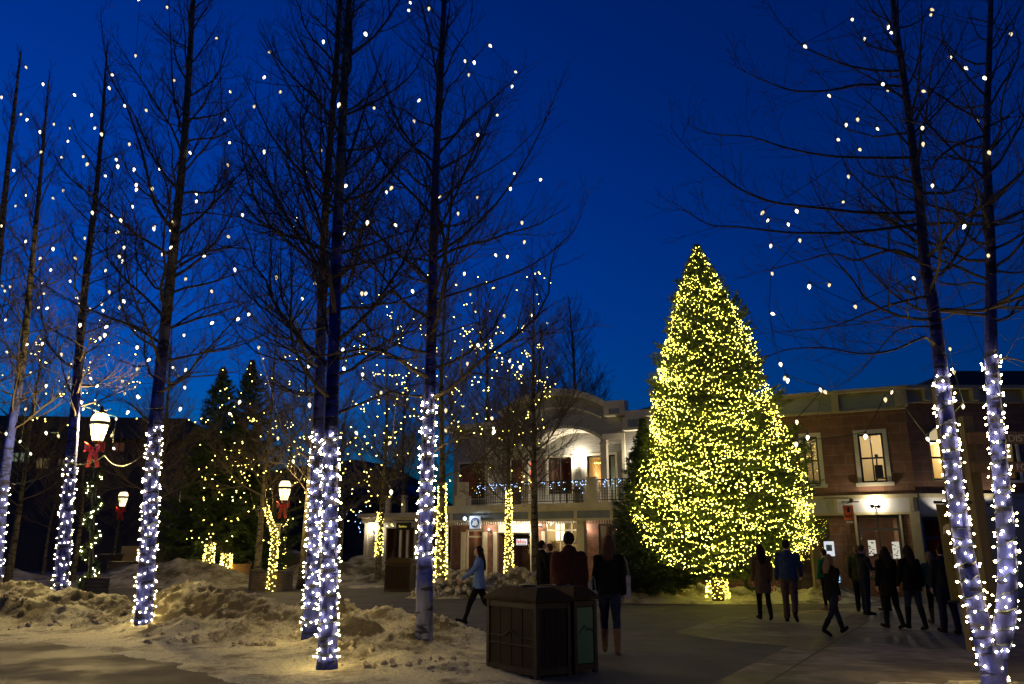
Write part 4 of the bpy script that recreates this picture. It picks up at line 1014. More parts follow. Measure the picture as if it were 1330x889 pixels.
mb = MB(); mb.box(bx - .45, bx + .15, -.57, -.551, zsh - .36, zsh - .06); mb.build('inset_panel', M_grey, b1); mb = MB(); mb.box(bx2 - .2, bx2 + .35, -.57, -.551, z_ - .55, z_ - .15); mb.build('inset_panel', M_grey, b1)
# porch columns and balcony
cx_ = S(787, 620, )[0]; cl_ = S(685, 620)[0]; bal = -1.9
for c_, w__ in ((cx_, .17), (cl_, .17)): mb = MB(); mb.box(c_ - w__, c_ + w__, -.3, .04, z1, oz - .022); mb.box(c_ - w__ - .06, c_ + w__ + .06, -.36, .1, z1, z1 + .9); mb.box(c_ - w__ - .05, c_ + w__ + .05, -.35, .09, oz - .25, oz - .18); mb.build('column', M_trim, b1)
for px in (599, 768, 836):
    mb = MB(); c_ = F1.p(px, 640, bal)[0]; mb.box(c_ - .26, c_ + .26, bal - .02, bal + .4, z1, z1 + 1.3); mb.box(c_ - .36, c_ + .36, bal - .1, bal + .48, z1, z1 + .55); mb.build('pedestal', M_trim, b1)
mb = MB(); zr = z1 + 1.12; r0_, r1_ = sP0, sR
mb.box(r0_, r1_, bal + .1, bal + .15, zr, zr + .05); mb.box(r0_, r1_, bal + .1, bal + .15, z1 + .1, z1 + .14)
x = r0_
while x < r1_: mb.box(x, x + .022, bal + .115, bal + .135, z1 + .14, zr); x += .14
for q in range(1, 7): mb.box(r0_, r1_, bal + .12, bal + .13, z1 + .14 + q * .14, z1 + .152 + q * .14)
mb.build('railing', M_blk, b1)
mb = MB(); mb.box(pr(770, 640)[0], pr(776, 640)[0], -.9, -.4, z1, z1 + .9)
for q in range(3): xx = pr(742 + q * 9, 640)[0]; mb.box(xx, xx + .9, -1.2, -.5, z1 + .72, z1 + .76); mb.box(xx + .1, xx + .14, -1.1, -1.06, z1, z1 + .72); mb.box(xx + .7, xx + .74, -.7, -.66, z1, z1 + .72)
tag(mb.build('terrace_table', M_dark), 'dark tables and chair stored on the balcony behind the railing', 'table'); 
_t = bpy.data.objects['terrace_table']; _t.location = F1.o; _t.rotation_euler = (0, 0, ANG)
# roof behind
mb = MB(); Hr = S(838, 537)[1]
mb.prism([(sL + .2, zsh - 1.5), (sL + .2, zsh - .7), (arcx1 - 1, zsh + .15), (sR, zsh + .9), (sE, zsh - .2), (sE, zsh - 1.5)], 3.2, 16); mb.build('roof', M_roof, b1, fix=True)
mb = MB(); mb.box(sL + .02, sE, 5.4, 16, 0, zsh - 1.6); mb.quad((sL, .2, 0), (sL, 5.4, 0), (sL, 5.4, zsh - .65), (sL, .2, zsh - .65)); mb.quad((sR, 0.02, zSl), (sE, .02, zSl), (sE, .02, z1 + 2.6), (sR, .02, z1 + 2.6)); mb.quad((sR, 0, zSl), (sR, 6, zSl), (sR, 6, z_), (sR, 0, z_)); mb.build('side_wall', M_clap, b1)
# sconces on the wall
def sconce(F, root, px, py, dep, power, up=True, col=(1, .87, .68), out=.28):
    s_, z_ = F.p(px, py, dep)
    mb = MB(); mb.obox((s_, dep - .04, z_), .1, .06, .16); mb.tube([(s_, dep - .05, z_), (s_, dep - out * .6, z_ - .04), (s_, dep - out, z_)], .015, 5); mb.lathe([(.03, -.05), (.09, .03), (.07, .04)], 10, (s_, dep - out, z_)); mb.build('wall_lamp', M_dark, root)
    mb = MB(); mb.ell((s_, dep - out, z_ + .07), .05, .05, .05, 8, 6); mb.build('bulb', emit('lamp_bulb', (1, .9, .7), 12, False), root)
    light('POINT', F.w(s_, dep - out - .03, z_ + .2), power, col, .07, name='wall_light')
sconce(F1, b1, 642, 608, 1.8, 260); sconce(F1, b1, 751.5, 600, 1.8, 300); sconce(F1, b1, 832, 597, 0, 180)
sconce(F1, b1, 704, 684, -.3, 60); sconce(F1, b1, 638, 690, 0, 25); sconce(F1, b1, 761, 690, 0, 40)
for (px, py, dep, pw, col) in ((732, 690, 1.0, 34, (1, .8, .5)), (615, 695, 1.2, 14, (1, .6, .35)), (667, 700, 1.5, 4, (1, .4, .2)), (668, 684, -1.2, 190, (1, .85, .6)), (772, 615, 3.4, 30, (1, .6, .28)), (796, 628, 3.4, 22, (.6, .85, 1)), (672, 612, 3.4, 9, (1, .3, .12)), (613, 620, 1.4, 7, (1, .35, .15)), (727, 610, 3.6, 5, (1, .3, .15)), (795, 690, 1.2, 5, (1, .7, .4)), (925, 740, 1.5, 4, (1, .5, .4))):
    s_, z_ = F1.p(px, py, 1.8 if dep > 3 else (0 if dep > 0 else dep)); light('POINT', F1.w(s_, dep, z_), pw, col, .12, name='room_light')
# red paper lanterns in the balcony window
mb = MB()
for py in (604, 615): s_, z_ = F1.p(690.5, py, 1.6); mb.ell((s_, 1.6, z_), .16, .16, .17, 10, 8)
mb.build('red_lamp', emit('red_glow', (1, .08, .04), 1.6), b1)
s_, z_ = F1.p(691, 628, 1.7); mb = MB(); mb.box(s_ - .2, s_ + .2, 1.72, 1.78, z_ - .55, z_ + .3); mb.build('amber_panel', emit('amber_glow', (1, .3, .05), .35), b1)
# interior string bulbs seen through the balcony door
pts = [F1.w(F1.p(762 + i * 2.6, 603 + (i % 2) * .6, 3)[0], 3.0, F1.p(762, 603, 3)[1] + .02 * (i % 3)) - F1.o for i in range(8)]
root = empty('string_lights', F1.o, 0, 'little row of warm bulbs inside the upstairs balcony door', 'string lights')
o = many_bulbs('bulbs', pts, .04, .09, E_wrapf, root, random.Random(1)); o['kind'] = 'stuff'
# blue icicle lights on the railing
rgx = random.Random(9); pts = []
for i in range(120):
    x = rgx.uniform(r0_ + .2, r1_); pts.append(F1.w(x, bal + .08, zr + .02 - abs(rgx.gauss(0, .22))) - F1.o)
root = empty('string_lights', F1.o, 0, 'blue and white icicle lights draped along the balcony railing', 'string lights'); o = many_bulbs('bulbs', pts, .022, .05, E_blue, root, rgx); o['kind'] = 'stuff'
mb = MB(); mb.tube([F1.w(r0_ + (r1_ - r0_) * i / 30, bal + .08, zr + .03) - F1.o for i in range(31)], .008, 3, cap=False); mb.build('cable', M_wire, root)
rgx = random.Random(19); pts = []; FS = FT[-1].location
for i in range(30): pts.append(Vector((rgx.gauss(0, .7), rgx.gauss(0, .5), 3.3 + rgx.gauss(0, .5))))
root = empty('string_lights', FS, 0, 'blue lights in the sapling at the corner of the left wing', 'string lights'); o = many_bulbs('bulbs', pts, .03, .07, E_blue, root, rgx); o['kind'] = 'stuff'
# projecting round emblem sign, white post light
def hang_sign(F, name, label, px, py, dep, w_, h_, face, board=.05, cat='hanging sign', marks=None, ang=R(0)):
    s_, z_ = F.p(px, py, dep); root = empty(name, F.w(s_, dep, z_), F.a + ang, label, cat)
    mb = MB(); mb.box(-w_ / 2, w_ / 2, -board, board, -h_ / 2, h_ / 2); mb.build('board', face, root)
    mb = MB(); mb.tube([(-w_ * .6, 0, h_ / 2 + .12), (w_ * 1.1, 0, h_ / 2 + .12)], .02, 5); mb.tube([(-w_ * .35, 0, h_ / 2), (-w_ * .35, 0, h_ / 2 + .12)], .01, 4); mb.tube([(w_ * .35, 0, h_ / 2), (w_ * .35, 0, h_ / 2 + .12)], .01, 4)
    mb.tube([(w_ * .5, 0, h_ / 2 + .12), (w_ * .5, 2.0, h_ / 2 + .12)], .02, 5); mb.build('bracket', M_blk, root)
    return root
sg = hang_sign(F1, 'emblem_sign', 'white square sign with a round blue snowy peak emblem beside the shop post', 617.5, 679, -2.3, .66, .66, mat('lit_white_board', (.75, .8, .9), rough=.4))
mb = MB(); mb.prism([(.27 * math.cos(t * .2618), .27 * math.sin(t * .2618)) for t in range(24)], -.062, -.052); mb.build('emblem', mat('emblem_blue', (.03, .07, .2), rough=.4), sg, fix=True)
mb = MB(); mb.prism([(-.2, -.12), (-.05, .1), (0, .05), (.08, .17), (.15, .02), (.22, -.1), (.05, -.2)], -.07, -.063); mb.prism([(-.16, .1), (-.08, .15), (-.02, .14), (-.08, .12)], -.07, -.063); mb.build('peak', M_white, sg, fix=True)
s_, z_ = F1.p(606, 674, -2.4); light('SPOT', F1.w(s_, -2.9, z_ + .25), 40, (.75, .87, 1), .05, target=F1.w(s_ + .5, -2.2, z_ - .5), angle=R(110), name='sign_light')
mb = MB(); mb.ell((s_, -2.6, z_), .09, .09, .09, 8, 6); mb.build('sign_lamp', emit('cold_lamp', (.7, .85, 1), 8, False), b1)
sg2 = hang_sign(F1, 'shop_sign', 'small dark hanging sign with yellow lettering over the left wing door', 524.5, 684, -1.2, 1.0, .42, M_dark)
mb = MB(); xx = -.3
for h_, w_ in ((.15, .05), (.09, .06), (.1, .06), (.1, .05), (.09, .05), (.07, .05)): mb.box(xx, xx + w_, -.062, -.052, -.06, -.06 + h_); xx += w_ + .04
mb.build('lettering', emit('yellow_letters', (.9, .7, .1), .5), sg2)
def text(body, size, loc, rot, m, parent, ext=.004, name='lettering', align='LEFT'):
    c = bpy.data.curves.new(name, 'FONT'); c.body = body; c.size = size; c.extrude = ext; c.align_x = align; c.materials.append(m)
    o = bpy.data.objects.new('tmp', c); COL.objects.link(o)
    me = bpy.data.meshes.new_from_object(o.evaluated_get(bpy.context.evaluated_depsgraph_get())); bpy.data.objects.remove(o)
    o = bpy.data.objects.new(name, me); COL.objects.link(o); o.parent = parent; o.location = loc; o.rotation_euler = rot
    return o
s0_, z0_ = F1.p(671.5, 707.5, .5); sgn = empty('neon_sign', F1.w(s0_, .4, z0_), F1.a, 'small glowing white and red sign inside the dark shop door', 'neon sign')
mb = MB(); mb.box(0, .66, .01, .04, -.03, .3); mb.build('board', emit('neon_board', (1, .93, .9), 1.4), sgn)
mb = MB(); xx = .03
for h_, w_ in ((.2, .05), (.13, .08), (.2, .05), (.12, .07), (.17, .04), (.1, .08)): mb.box(xx, xx + w_, .0, .012, .07, .07 + h_); xx += w_ + .04
mb.build('lettering', emit('neon_red', (1, .12, .08), 1.0), sgn); mb = MB(); mb.box(.06, .62, .0, .008, .0, .035); mb.build('underline', M_blk, sgn)
# left wing
z2 = S(530, 672)[1]; wl0 = S(472, 700)[0]; wb = [(sx(508), sx(518)), (sx(519), sx(534)), (sx(536), sx(541)), (sx(542), sx(556)), (sx(558), sx(578))]
b1w = empty('low_shop_wing', F1.o, ANG, 'low single storey clapboard wing with dark windows left of the arched building', 'building')
zwt = S(530, 685)[1]; op = [(sx(497), sx(515), .9, zwt), (sx(517), sx(524), .05, zwt), (sx(526), sx(534), .9, zwt), (sx(537), sx(551), .9, zwt), (sx(556), sx(582), .9, zwt)]
op = [(a, b - .03, c, d) for a, b, c, d in op]
mb = MB(); facade(mb, wl0, sL - .01, 0, z2, op, y=.3, reveal=.15); mb.quad((wl0, .3, 0), (wl0, 8, 0), (wl0, 8, z2), (wl0, .3, z2)); mb.build('wall', M_clapw, b1w)
for a, b, c, d in op: window(b1w, a, b, c, d, .36, M_wood, G_dark, fw=.06); 
room(b1w, wl0 + .1, sL - .1, .02, z2 - .1, .46, 3, M_inred)
mb = MB(); mb.box(wl0 - .3, sL - .11, -.3, .5, z2, z2 + .25); mb.box(wl0 - .15, sL - .11, -.05, .29, z2 - .3, z2 - .002); mb.box(wl0 - .1, wl0 + .12, .2, .297, 0, z2 - .31); mb.build('cornice', M_trim, b1w)
mb = MB(); mb.box(wl0 - .3, sL - .12, .5, 9, z2, z2 + .2); mb.build('roof', M_roof, b1w)
for px in (503, 524, 548, 572): mb = MB(); mb.box(sx(px) - .14, sx(px) + .14, -.2, .1, z2 + .25, z2 + 1.3); mb.build('parapet_post', M_trim, b1w)
mb = MB(); mb.box(wl0, sL - .12, -.08, -.04, z2 + 1.05, z2 + 1.12); x = wl0
while x < sL - .15: mb.box(x, x + .03, -.08, -.05, z2 + .252, z2 + 1.05); x += .22
mb.build('railing', M_blk, b1w)
sconce(F1, b1w, 486, 690, .3, 90)
for px, pw in ((512, 4), (545, 3)): s_, z_ = F1.p(px, 695, .3); light('POINT', F1.w(s_, 2, z_), pw, (1, .5, .25), .1, name='room_light')

M_trim2 = mat('olive_cream_trim', (.36, .31, .18), (.30, .25, .145), rough=.5, scale=3)
# ---- sandstone corner building
F2 = Frame(9.72 * K, 29.05 * K, ANG)
b2 = empty('corner_building', F2.o, ANG, 'two storey red sandstone corner building with cream cornice and lit upstairs windows', 'building')
Q = lambda px, py, dep=0: F2.p(px, py, dep)
cE = Q(1184, 600)[0]; cS = -2.6
zb0 = Q(1130, 669)[1]; zb1 = Q(1130, 643)[1]; zc0 = Q(1090, 537)[1]; zc1 = Q(1090, 509)[1]

wA = (Q(1117, 600)[0], Q(1150, 600)[0], Q(1135, 627)[1], Q(1135, 563)[1]); wB = (Q(1045, 600)[0], Q(1064, 600)[0], wA[2], wA[3])
sw = (Q(1115, 700)[0], Q(1171, 700)[0], .55, zb0 - .02); sd = (Q(1064, 700)[0] - 1.4, Q(1079, 700)[0], .05, zb0 - .02)
mb = MB(); facade(mb, cS, cE, zb1 + .002, zc0, [wA, wB]); facade(mb, cS, cE, 0, zb0, [sw, sd]); mb.quad((cS, 0, 0), (cS, 9, 0), (cS, 9, zc0), (cS, 0, zc0)); mb.build('wall', M_stone, b2)
for w_ in (wA, wB):
    window(b2, *w_, .1, M_dark, G_clear, mull=((w_[0] + w_[1]) / 2,), trans=((w_[2] + w_[3]) / 2,), fw=.07, casing=(.14, .14)); room(b2, w_[0] - .5, w_[1] + .5, w_[2] - .5, w_[3] + .4, .23, 2.4, M_warmw)
    light('POINT', F2.w((w_[0] + w_[1]) / 2 + .3, 1.3, w_[3] - .1), 62 if w_ is wA else 22, (1, .87, .64), .1, name='room_light')
mb = MB(); a = (wA[0] + wA[1]) / 2; mb.obox((a + .15, .9, wA[2] + .45), .28, .2, .5); mb.tube([(a - .05, .8, wA[2]), (a + .1, .8, wA[2] + .25), (a + .35, .8, wA[2] + .2)], .035, 6); mb.tube([(a + .1, .8, wA[2] + .6), (a + .12, .8, wA[2] + 1.0)], .03, 6); mb.ell((a + .12, .8, wA[2] + 1.05), .07, .07, .07, 8, 6); mb.build('furniture', M_dark, b2)
window(b2, *sw, .1, M_dark, G_dark, mull=((sw[0] + sw[1]) / 2,), trans=(Q(1140, 688)[1],), fw=.09); room(b2, sw[0] - .4, sw[1] + .4, .3, sw[3] - .01, .23, 3, M_inred)
window(b2, *sd, .1, M_dark, G_dark, trans=(Q(1070, 688)[1],), fw=.09, name='door'); room(b2, sd[0], sd[1], .03, sd[3] - .01, .23, 3, M_inred)
def pos(px, py, y0=.6): s_, z_ = Q(px, py, y0); return s_, z_
for (x0, y0, x1, y1, c_) in ((1127, 702, 1139, 722, (1, .95, .85)), (1158, 704, 1170, 726, (1, .93, .7))):
    a, zt_ = pos(x0, y0); b_, zb_ = pos(x1, y1); mb = MB(); mb.box(a, b_, .6, .63, zb_, zt_); o = mb.build('lit_poster', emit('poster_glow', (1, .93, .75), .8), b2)
    mb = MB()
    for q in range(14): xx = a + (b_ - a) * rgx.uniform(.1, .8); zz = zb_ + (zt_ - zb_) * rgx.uniform(.1, .85); mb.obox((xx, .592, zz), rgx.uniform(.02, .07), .01, rgx.uniform(.01, .05))
    mb.build('print', mat('print_blue', (.05, .07, .2), (.3, .1, .05), scale=8), o)
rgx = random.Random(33); mb = MB()
for i in range(46):
    x = rgx.uniform(sw[0] + .1, sw[1] - .1); z = rgx.uniform(.6, 1.5); s_ = rgx.uniform(.03, .08); mb.obox((x, rgx.uniform(.4, 1.1), z), s_ * 2, s_ * 2, s_ * 2)
mb.build('goods', mat('shelf_goods', (.5, .3, .12), (.15, .2, .25), scale=9, lo=.45, hi=.55), b2)
for px, py, dep, pw in ((1140, 705, 1.4, 34), (1160, 735, 1.0, 18), (1068, 720, 1.4, 8)): s_, z_ = F2.p(px, py, 0); light('POINT', F2.w(s_, dep, z_), pw, (1, .8, .55), .1, name='room_light')
mb = MB(); mb.box(cS - .1, cE + .06, -.1, -.01, zb1 - .14, zb1); mb.box(cS - .1, cE + .06, -.08, -.01, zb0, zb0 + .09)
for px in (1085, 1184): s_ = Q(px, 655)[0]; mb.box(s_ - .07, s_ + .07, -.09, -.01, zb0 + .091, zb1 - .141)
mb.box(Q(1112, 700)[0], sw[0], -.06, -.005, 0.0, zb0 - .001); mb.box(sw[1], sw[1] + .07, -.06, -.005, .0, zb0 - .001); mb.box(cE - .28, cE + .04, -.09, -.006, 0, zb0 - .002); mb.build('trim', M_trim2, b2)
mb = MB(); mb.box(cS - .1, cE + .02, -.05, -.012, zb0 + .091, zb1 - .141); mb.build('fascia_panel', mat('grey_lilac_panel', (.36, .35, .33), (.32, .31, .29), scale=2), b2)
mb = MB(); mb.box(cS, cE + .03, -.12, .3, zc0 + .001, zc0 + .07); mb.box(cS, cE, -.02, .3, zc0 + .071, zc1 - .12); mb.box(cS, cE + .15, -.35, .3, zc1 - .119, zc1)
for px in (1085, 1170): s_ = Q(px, 525)[0]; mb.box(s_ - .12, s_ + .12, -.3, -.021, zc0 + .071, zc1 - .12)
mb.box(cE - .3, cE + .1, -.28, -.022, zc0 + .071, zc1 - .12); mb.build('cornice', M_trim2, b2)
mb = MB()
for a, b in ((1008, 1080), (1090, 1164), (1174, 1180)): mb.box(Q(a, 525)[0], Q(b, 525)[0], -.035, -.022, zc0 + .11, zc1 - .17)
mb.build('inset_panel', M_grey, b2)
mb = MB(); mb.box(cS, cE, .3, 12, zc1 - .3, zc1 - .1); mb.build('roof', M_roof, b2)
# gooseneck spots on the sign band
for px, py, pw in ((1137, 658, 70),):
    s_, z_ = Q(px, py, -.45); mb = MB(); mb.tube([(s_, -.02, z_), (s_, -.3, z_ - .08), (s_, -.45, z_)], .02, 6); mb.lathe([(.02, -.06), (.08, .0), (.09, .06)], 10, (s_ - .1, -.45, z_)); mb.lathe([(.02, -.06), (.08, .0), (.09, .06)], 10, (s_ + .1, -.45, z_ - .02)); mb.build('wall_lamp', M_dark, b2)
    light('POINT', F2.w(s_, -.3, z_ + .16), pw, (1, .88, .68), .06, name='sign_light')
s_, z_ = Q(1104, 650, -.5); mb = MB(); mb.tube([(s_ - .9, -.02, z_ + .1), (s_ - .9, -.5, z_ + .1), (s_, -.5, z_ + .08)], .018, 6); mb.obox((s_ + .04, -.5, z_), .13, .1, .12, Matrix.Rotation(.6, 3, 'Y')); mb.build('wall_lamp', M_dark, b2)
# second face, frontal
cw = F2.w(cE, 0, 0); F3 = Frame(cw.x, cw.y, 0); b3 = empty('corner_building_side', F3.o, 0, 'right hand face of the sandstone corner building with round headed window and cream shop front', 'building')
T = lambda px, py, dep=0: F3.p(px, py, dep); eE = 16
cwn = (T(1208, 590)[0], T(1243, 590)[0], T(1220, 624)[1], T(1220, 572)[1]); zc0b = T(1220, 524)[1]; zc1b = zc1
o2 = (T(1297, 590)[0], T(1320, 590)[0], cwn[2], T(1300, 565)[1])
dz = T(1220, 672)[1]; dd_ = (T(1203, 720)[0], T(1245, 720)[0], .05, dz); ww = (T(1299, 690)[0], T(1308, 690)[0], T(1300, 700)[1], T(1300, 672)[1])
mb = MB(); facade(mb, 0, eE, zb1 + .002, zc0b, [cwn, o2]); mb.build('wall', M_stone, b3)
mb = MB(); facade(mb, 0, eE, 0, dz + .02, [(dd_[0], dd_[1], .05, dz)], y=.0); mb.build('shop_front', M_trim2, b3)
mb = MB(); r_ = (cwn[1] - cwn[0]) / 2; cxm = (cwn[0] + cwn[1]) / 2; pts = [(cxm + r_ * math.cos(math.pi * i / 14), cwn[3] + r_ * math.sin(math.pi * i / 14)) for i in range(15)]
o3 = window(b3, *cwn, .08, M_dark, G_clear, trans=((cwn[2] + cwn[3]) / 2 + .1,), fw=.07, casing=(.001, .09)); room(b3, cwn[0], cwn[1], cwn[2], cwn[3], .23, 2, M_warmw)
mb.prism(pts, -.012, -.006); mb.build('arch_light', emit('lit_arch_pane', (1, .8, .45), .55), b3, fix=True)
mb = MB(); pk_ = [(cxm + (r_ + .0) * math.cos(math.pi * i / 14), cwn[3] + (r_) * math.sin(math.pi * i / 14)) for i in range(15)]
for (a, b), (c, d) in zip(pk_, pk_[1:]):
    n_ = Vector((a - cxm, b - cwn[3])).normalized() * .1; n2 = Vector((c - cxm, d - cwn[3])).normalized() * .1; mb.prism([(a, b), (c, d), (c + n2.x, d + n2.y), (a + n_.x, b + n_.y)], -.05, -.013)
mb.build('arch_trim', M_dark, b3, fix=True)
light('POINT', F3.w(cxm, 1, cwn[3] - .2), 60, (1, .8, .45), .1, name='room_light')
window(b3, *o2, .1, M_dark, G_clear, fw=.07, casing=(.1, .14)); room(b3, *o2, .23, 2, M_warmw); light('POINT', F3.w((o2[0] + o2[1]) / 2, 1, o2[3] - .3), 6, (1, .8, .45), .1, name='room_light')
window(b3, dd_[0], dd_[1], dd_[2], dd_[3], .1, M_dark, G_dark, trans=(T(1220, 699)[1],), fw=.1, name='door'); room(b3, dd_[0], dd_[1], .03, dd_[3], .23, 2, M_inred); light('POINT', F3.w((dd_[0] + dd_[1]) / 2, 1.2, 1.6), .7, (1, .2, .1), .1, name='room_light')
mb = MB(); mb.box(.06, eE, -.1, -.01, zb1 - .14, zb1); mb.box(.06, eE, -.08, -.01, dz + .021, dz + .1); mb.box(.0, eE, -.12, .3, zc0b, zc0b + .07); mb.box(0, eE, -.02, .3, zc0b + .071, zc1b - .12); mb.box(.0, eE, -.35, .3, zc1b - .119, zc1b)
for px in (1200, 1262, 1330): s_ = T(px, 515)[0]; mb.box(s_ - .12, s_ + .12, -.3, -.021, zc0b + .071, zc1b - .12)
mb.build('cornice', M_trim2, b3); mb = MB(); mb.box(.06, eE, -.05, -.012, dz + .101, zb1 - .141); mb.build('fascia_panel', MATS['grey_lilac_panel'], b3)
mb = MB(); mb.box(0, eE, .3, 9, zc1b - .3, zc1b - .1); zz = T(1290, 482, 3)[1]; mb.box(T(1235, 490, 3)[0], eE + 4, 3, 10, zc1b - .1, zz); mb.build('roof', M_roof, b3)
for px, py, pw in ((1225, 668, 55), (1290, 655, 40)):
    s_, z_ = F3.p(px, py, -.4); mb = MB(); mb.lathe([(.02, -.06), (.08, .0), (.09, .06)], 10, (s_, -.4, z_)); mb.tube([(s_, -.02, z_), (s_, -.4, z_ - .04)], .02, 5); mb.build('wall_lamp', M_dark, b3); light('SPOT', F3.w(s_, -.38, z_), pw, (1, .9, .75), .05, target=F3.w(s_ + .2, 0, z_ + 1.), angle=R(120), blend=.5, name='sign_light')
for ch in list(b3.children):
    ch.parent = b2; ch.location = (cE, 0, 0); ch.rotation_euler = (0, 0, -ANG)
bpy.data.objects.remove(b3)
# orange projecting sign
so_ = hang_sign(F2, 'orange_sign', 'orange hanging sign with dark figure and letters beside the brick pier', 1102, 666, -1.2, .34, .5, mat('orange_board', (.75, .16, .04), rough=.5), board=.03)
so_.rotation_euler.z += R(15)
mb = MB(); mb.prism([(-.05, .02), (.0, .0), (.05, .03), (.02, .1), (.05, .17), (-.01, .2), (-.04, .12)], -.04, -.031); mb.build('figure', M_blk, so_, fix=True)
mb = MB(); xx = -.12
for h_ in (.1, .08, .1, .09): mb.box(xx, xx + .035, -.04, -.031, -.17, -.17 + h_); xx += .062
mb.build('lettering', M_dark, so_)
mb = MB(); mb.box(-.1, .12, -.01, .01, -.36, -.30); mb.build('plate', M_white, so_)
# lit round edged sign in the shop door
s_, z_ = Q(1077, 713, -.3); root = empty('lit_sign', F2.w(s_, -.3, z_), ANG, 'small glowing white square sign in the dark doorway right of the christmas tree', 'sign'); mb = MB(); mb.box(-.17, .17, 0, .05, -.26, .26); mb.build('board', emit('sign_white', (.9, .95, 1), .75), root)
mb = MB(); mb.box(-.1, .1, -.012, -.002, -.08, .14); mb.build('picture', mat('sign_blue', (.1, .2, .4), rough=.5), root)

# ---- dark lodge at the left, with lit windows
bl = at(60, 720, 56 * K); b4 = empty('lodge_building', (bl.x, bl.y, 0), R(6), 'dark long lodge building with a few lit windows behind the left trees', 'building')
mb = MB(); mb.box(-30, 11, 0, 12, 0, 9.6); M_lodge = mat('dark_stucco', (.035, .03, .028), (.05, .042, .035), scale=1); mb.build('wall', M_lodge, b4)
mb = MB(); mb.prism([(-30.5, 9.6), (11.5, 9.6), (9, 11.2), (-28, 11.2)], -.6, 12.5); mb.build('roof', M_roof, b4, fix=True)
F4 = Frame(bl.x, bl.y, R(6))
E_win = emit('lit_window_green', (.55, .72, .5), .22); E_win2 = emit('lit_window_warm', (.8, .6, .25), .14); E_win3 = emit('lit_window_red', (.6, .2, .12), .09)
for x0, y0, x1, y1, e in ((14, 587, 24, 601, E_win), (26, 587, 39, 602, E_win), (47, 594, 64, 610, E_win2), (75, 595, 87, 606, E_win2), (147, 574, 162, 588, E_win3), (-8, 640, 4, 655, E_win3), (-30, 590, -12, 602, E_win2)):
    a, zt_ = F4.p(x0, y0, -.03); b_, zb_ = F4.p(x1, y1, -.03); window(b4, a, b_, zb_, zt_, -.03, M_dark, e, mull=((a + b_) / 2,), fw=.08)
bl = at(420, 720, 75 * K); b5 = empty('far_building', (bl.x, bl.y, 0), R(-10), 'low dark building far behind the unlit trunks', 'building')
mb = MB(); mb.box(-14, 9, 0, 10, 0, 6.5); mb.build('wall', M_lodge, b5); mb = MB(); mb.prism([(-14.5, 6.5), (9.5, 6.5), (7, 8), (-12, 8)], -.6, 10.5); mb.build('roof', M_roof, b5, fix=True)
for i in range(6): mb = MB(); mb.box(-12 + i * 3.3, -10.9 + i * 3.3, -.06, -.002, 1.6, 3); mb.build('window', G_dark, b5)
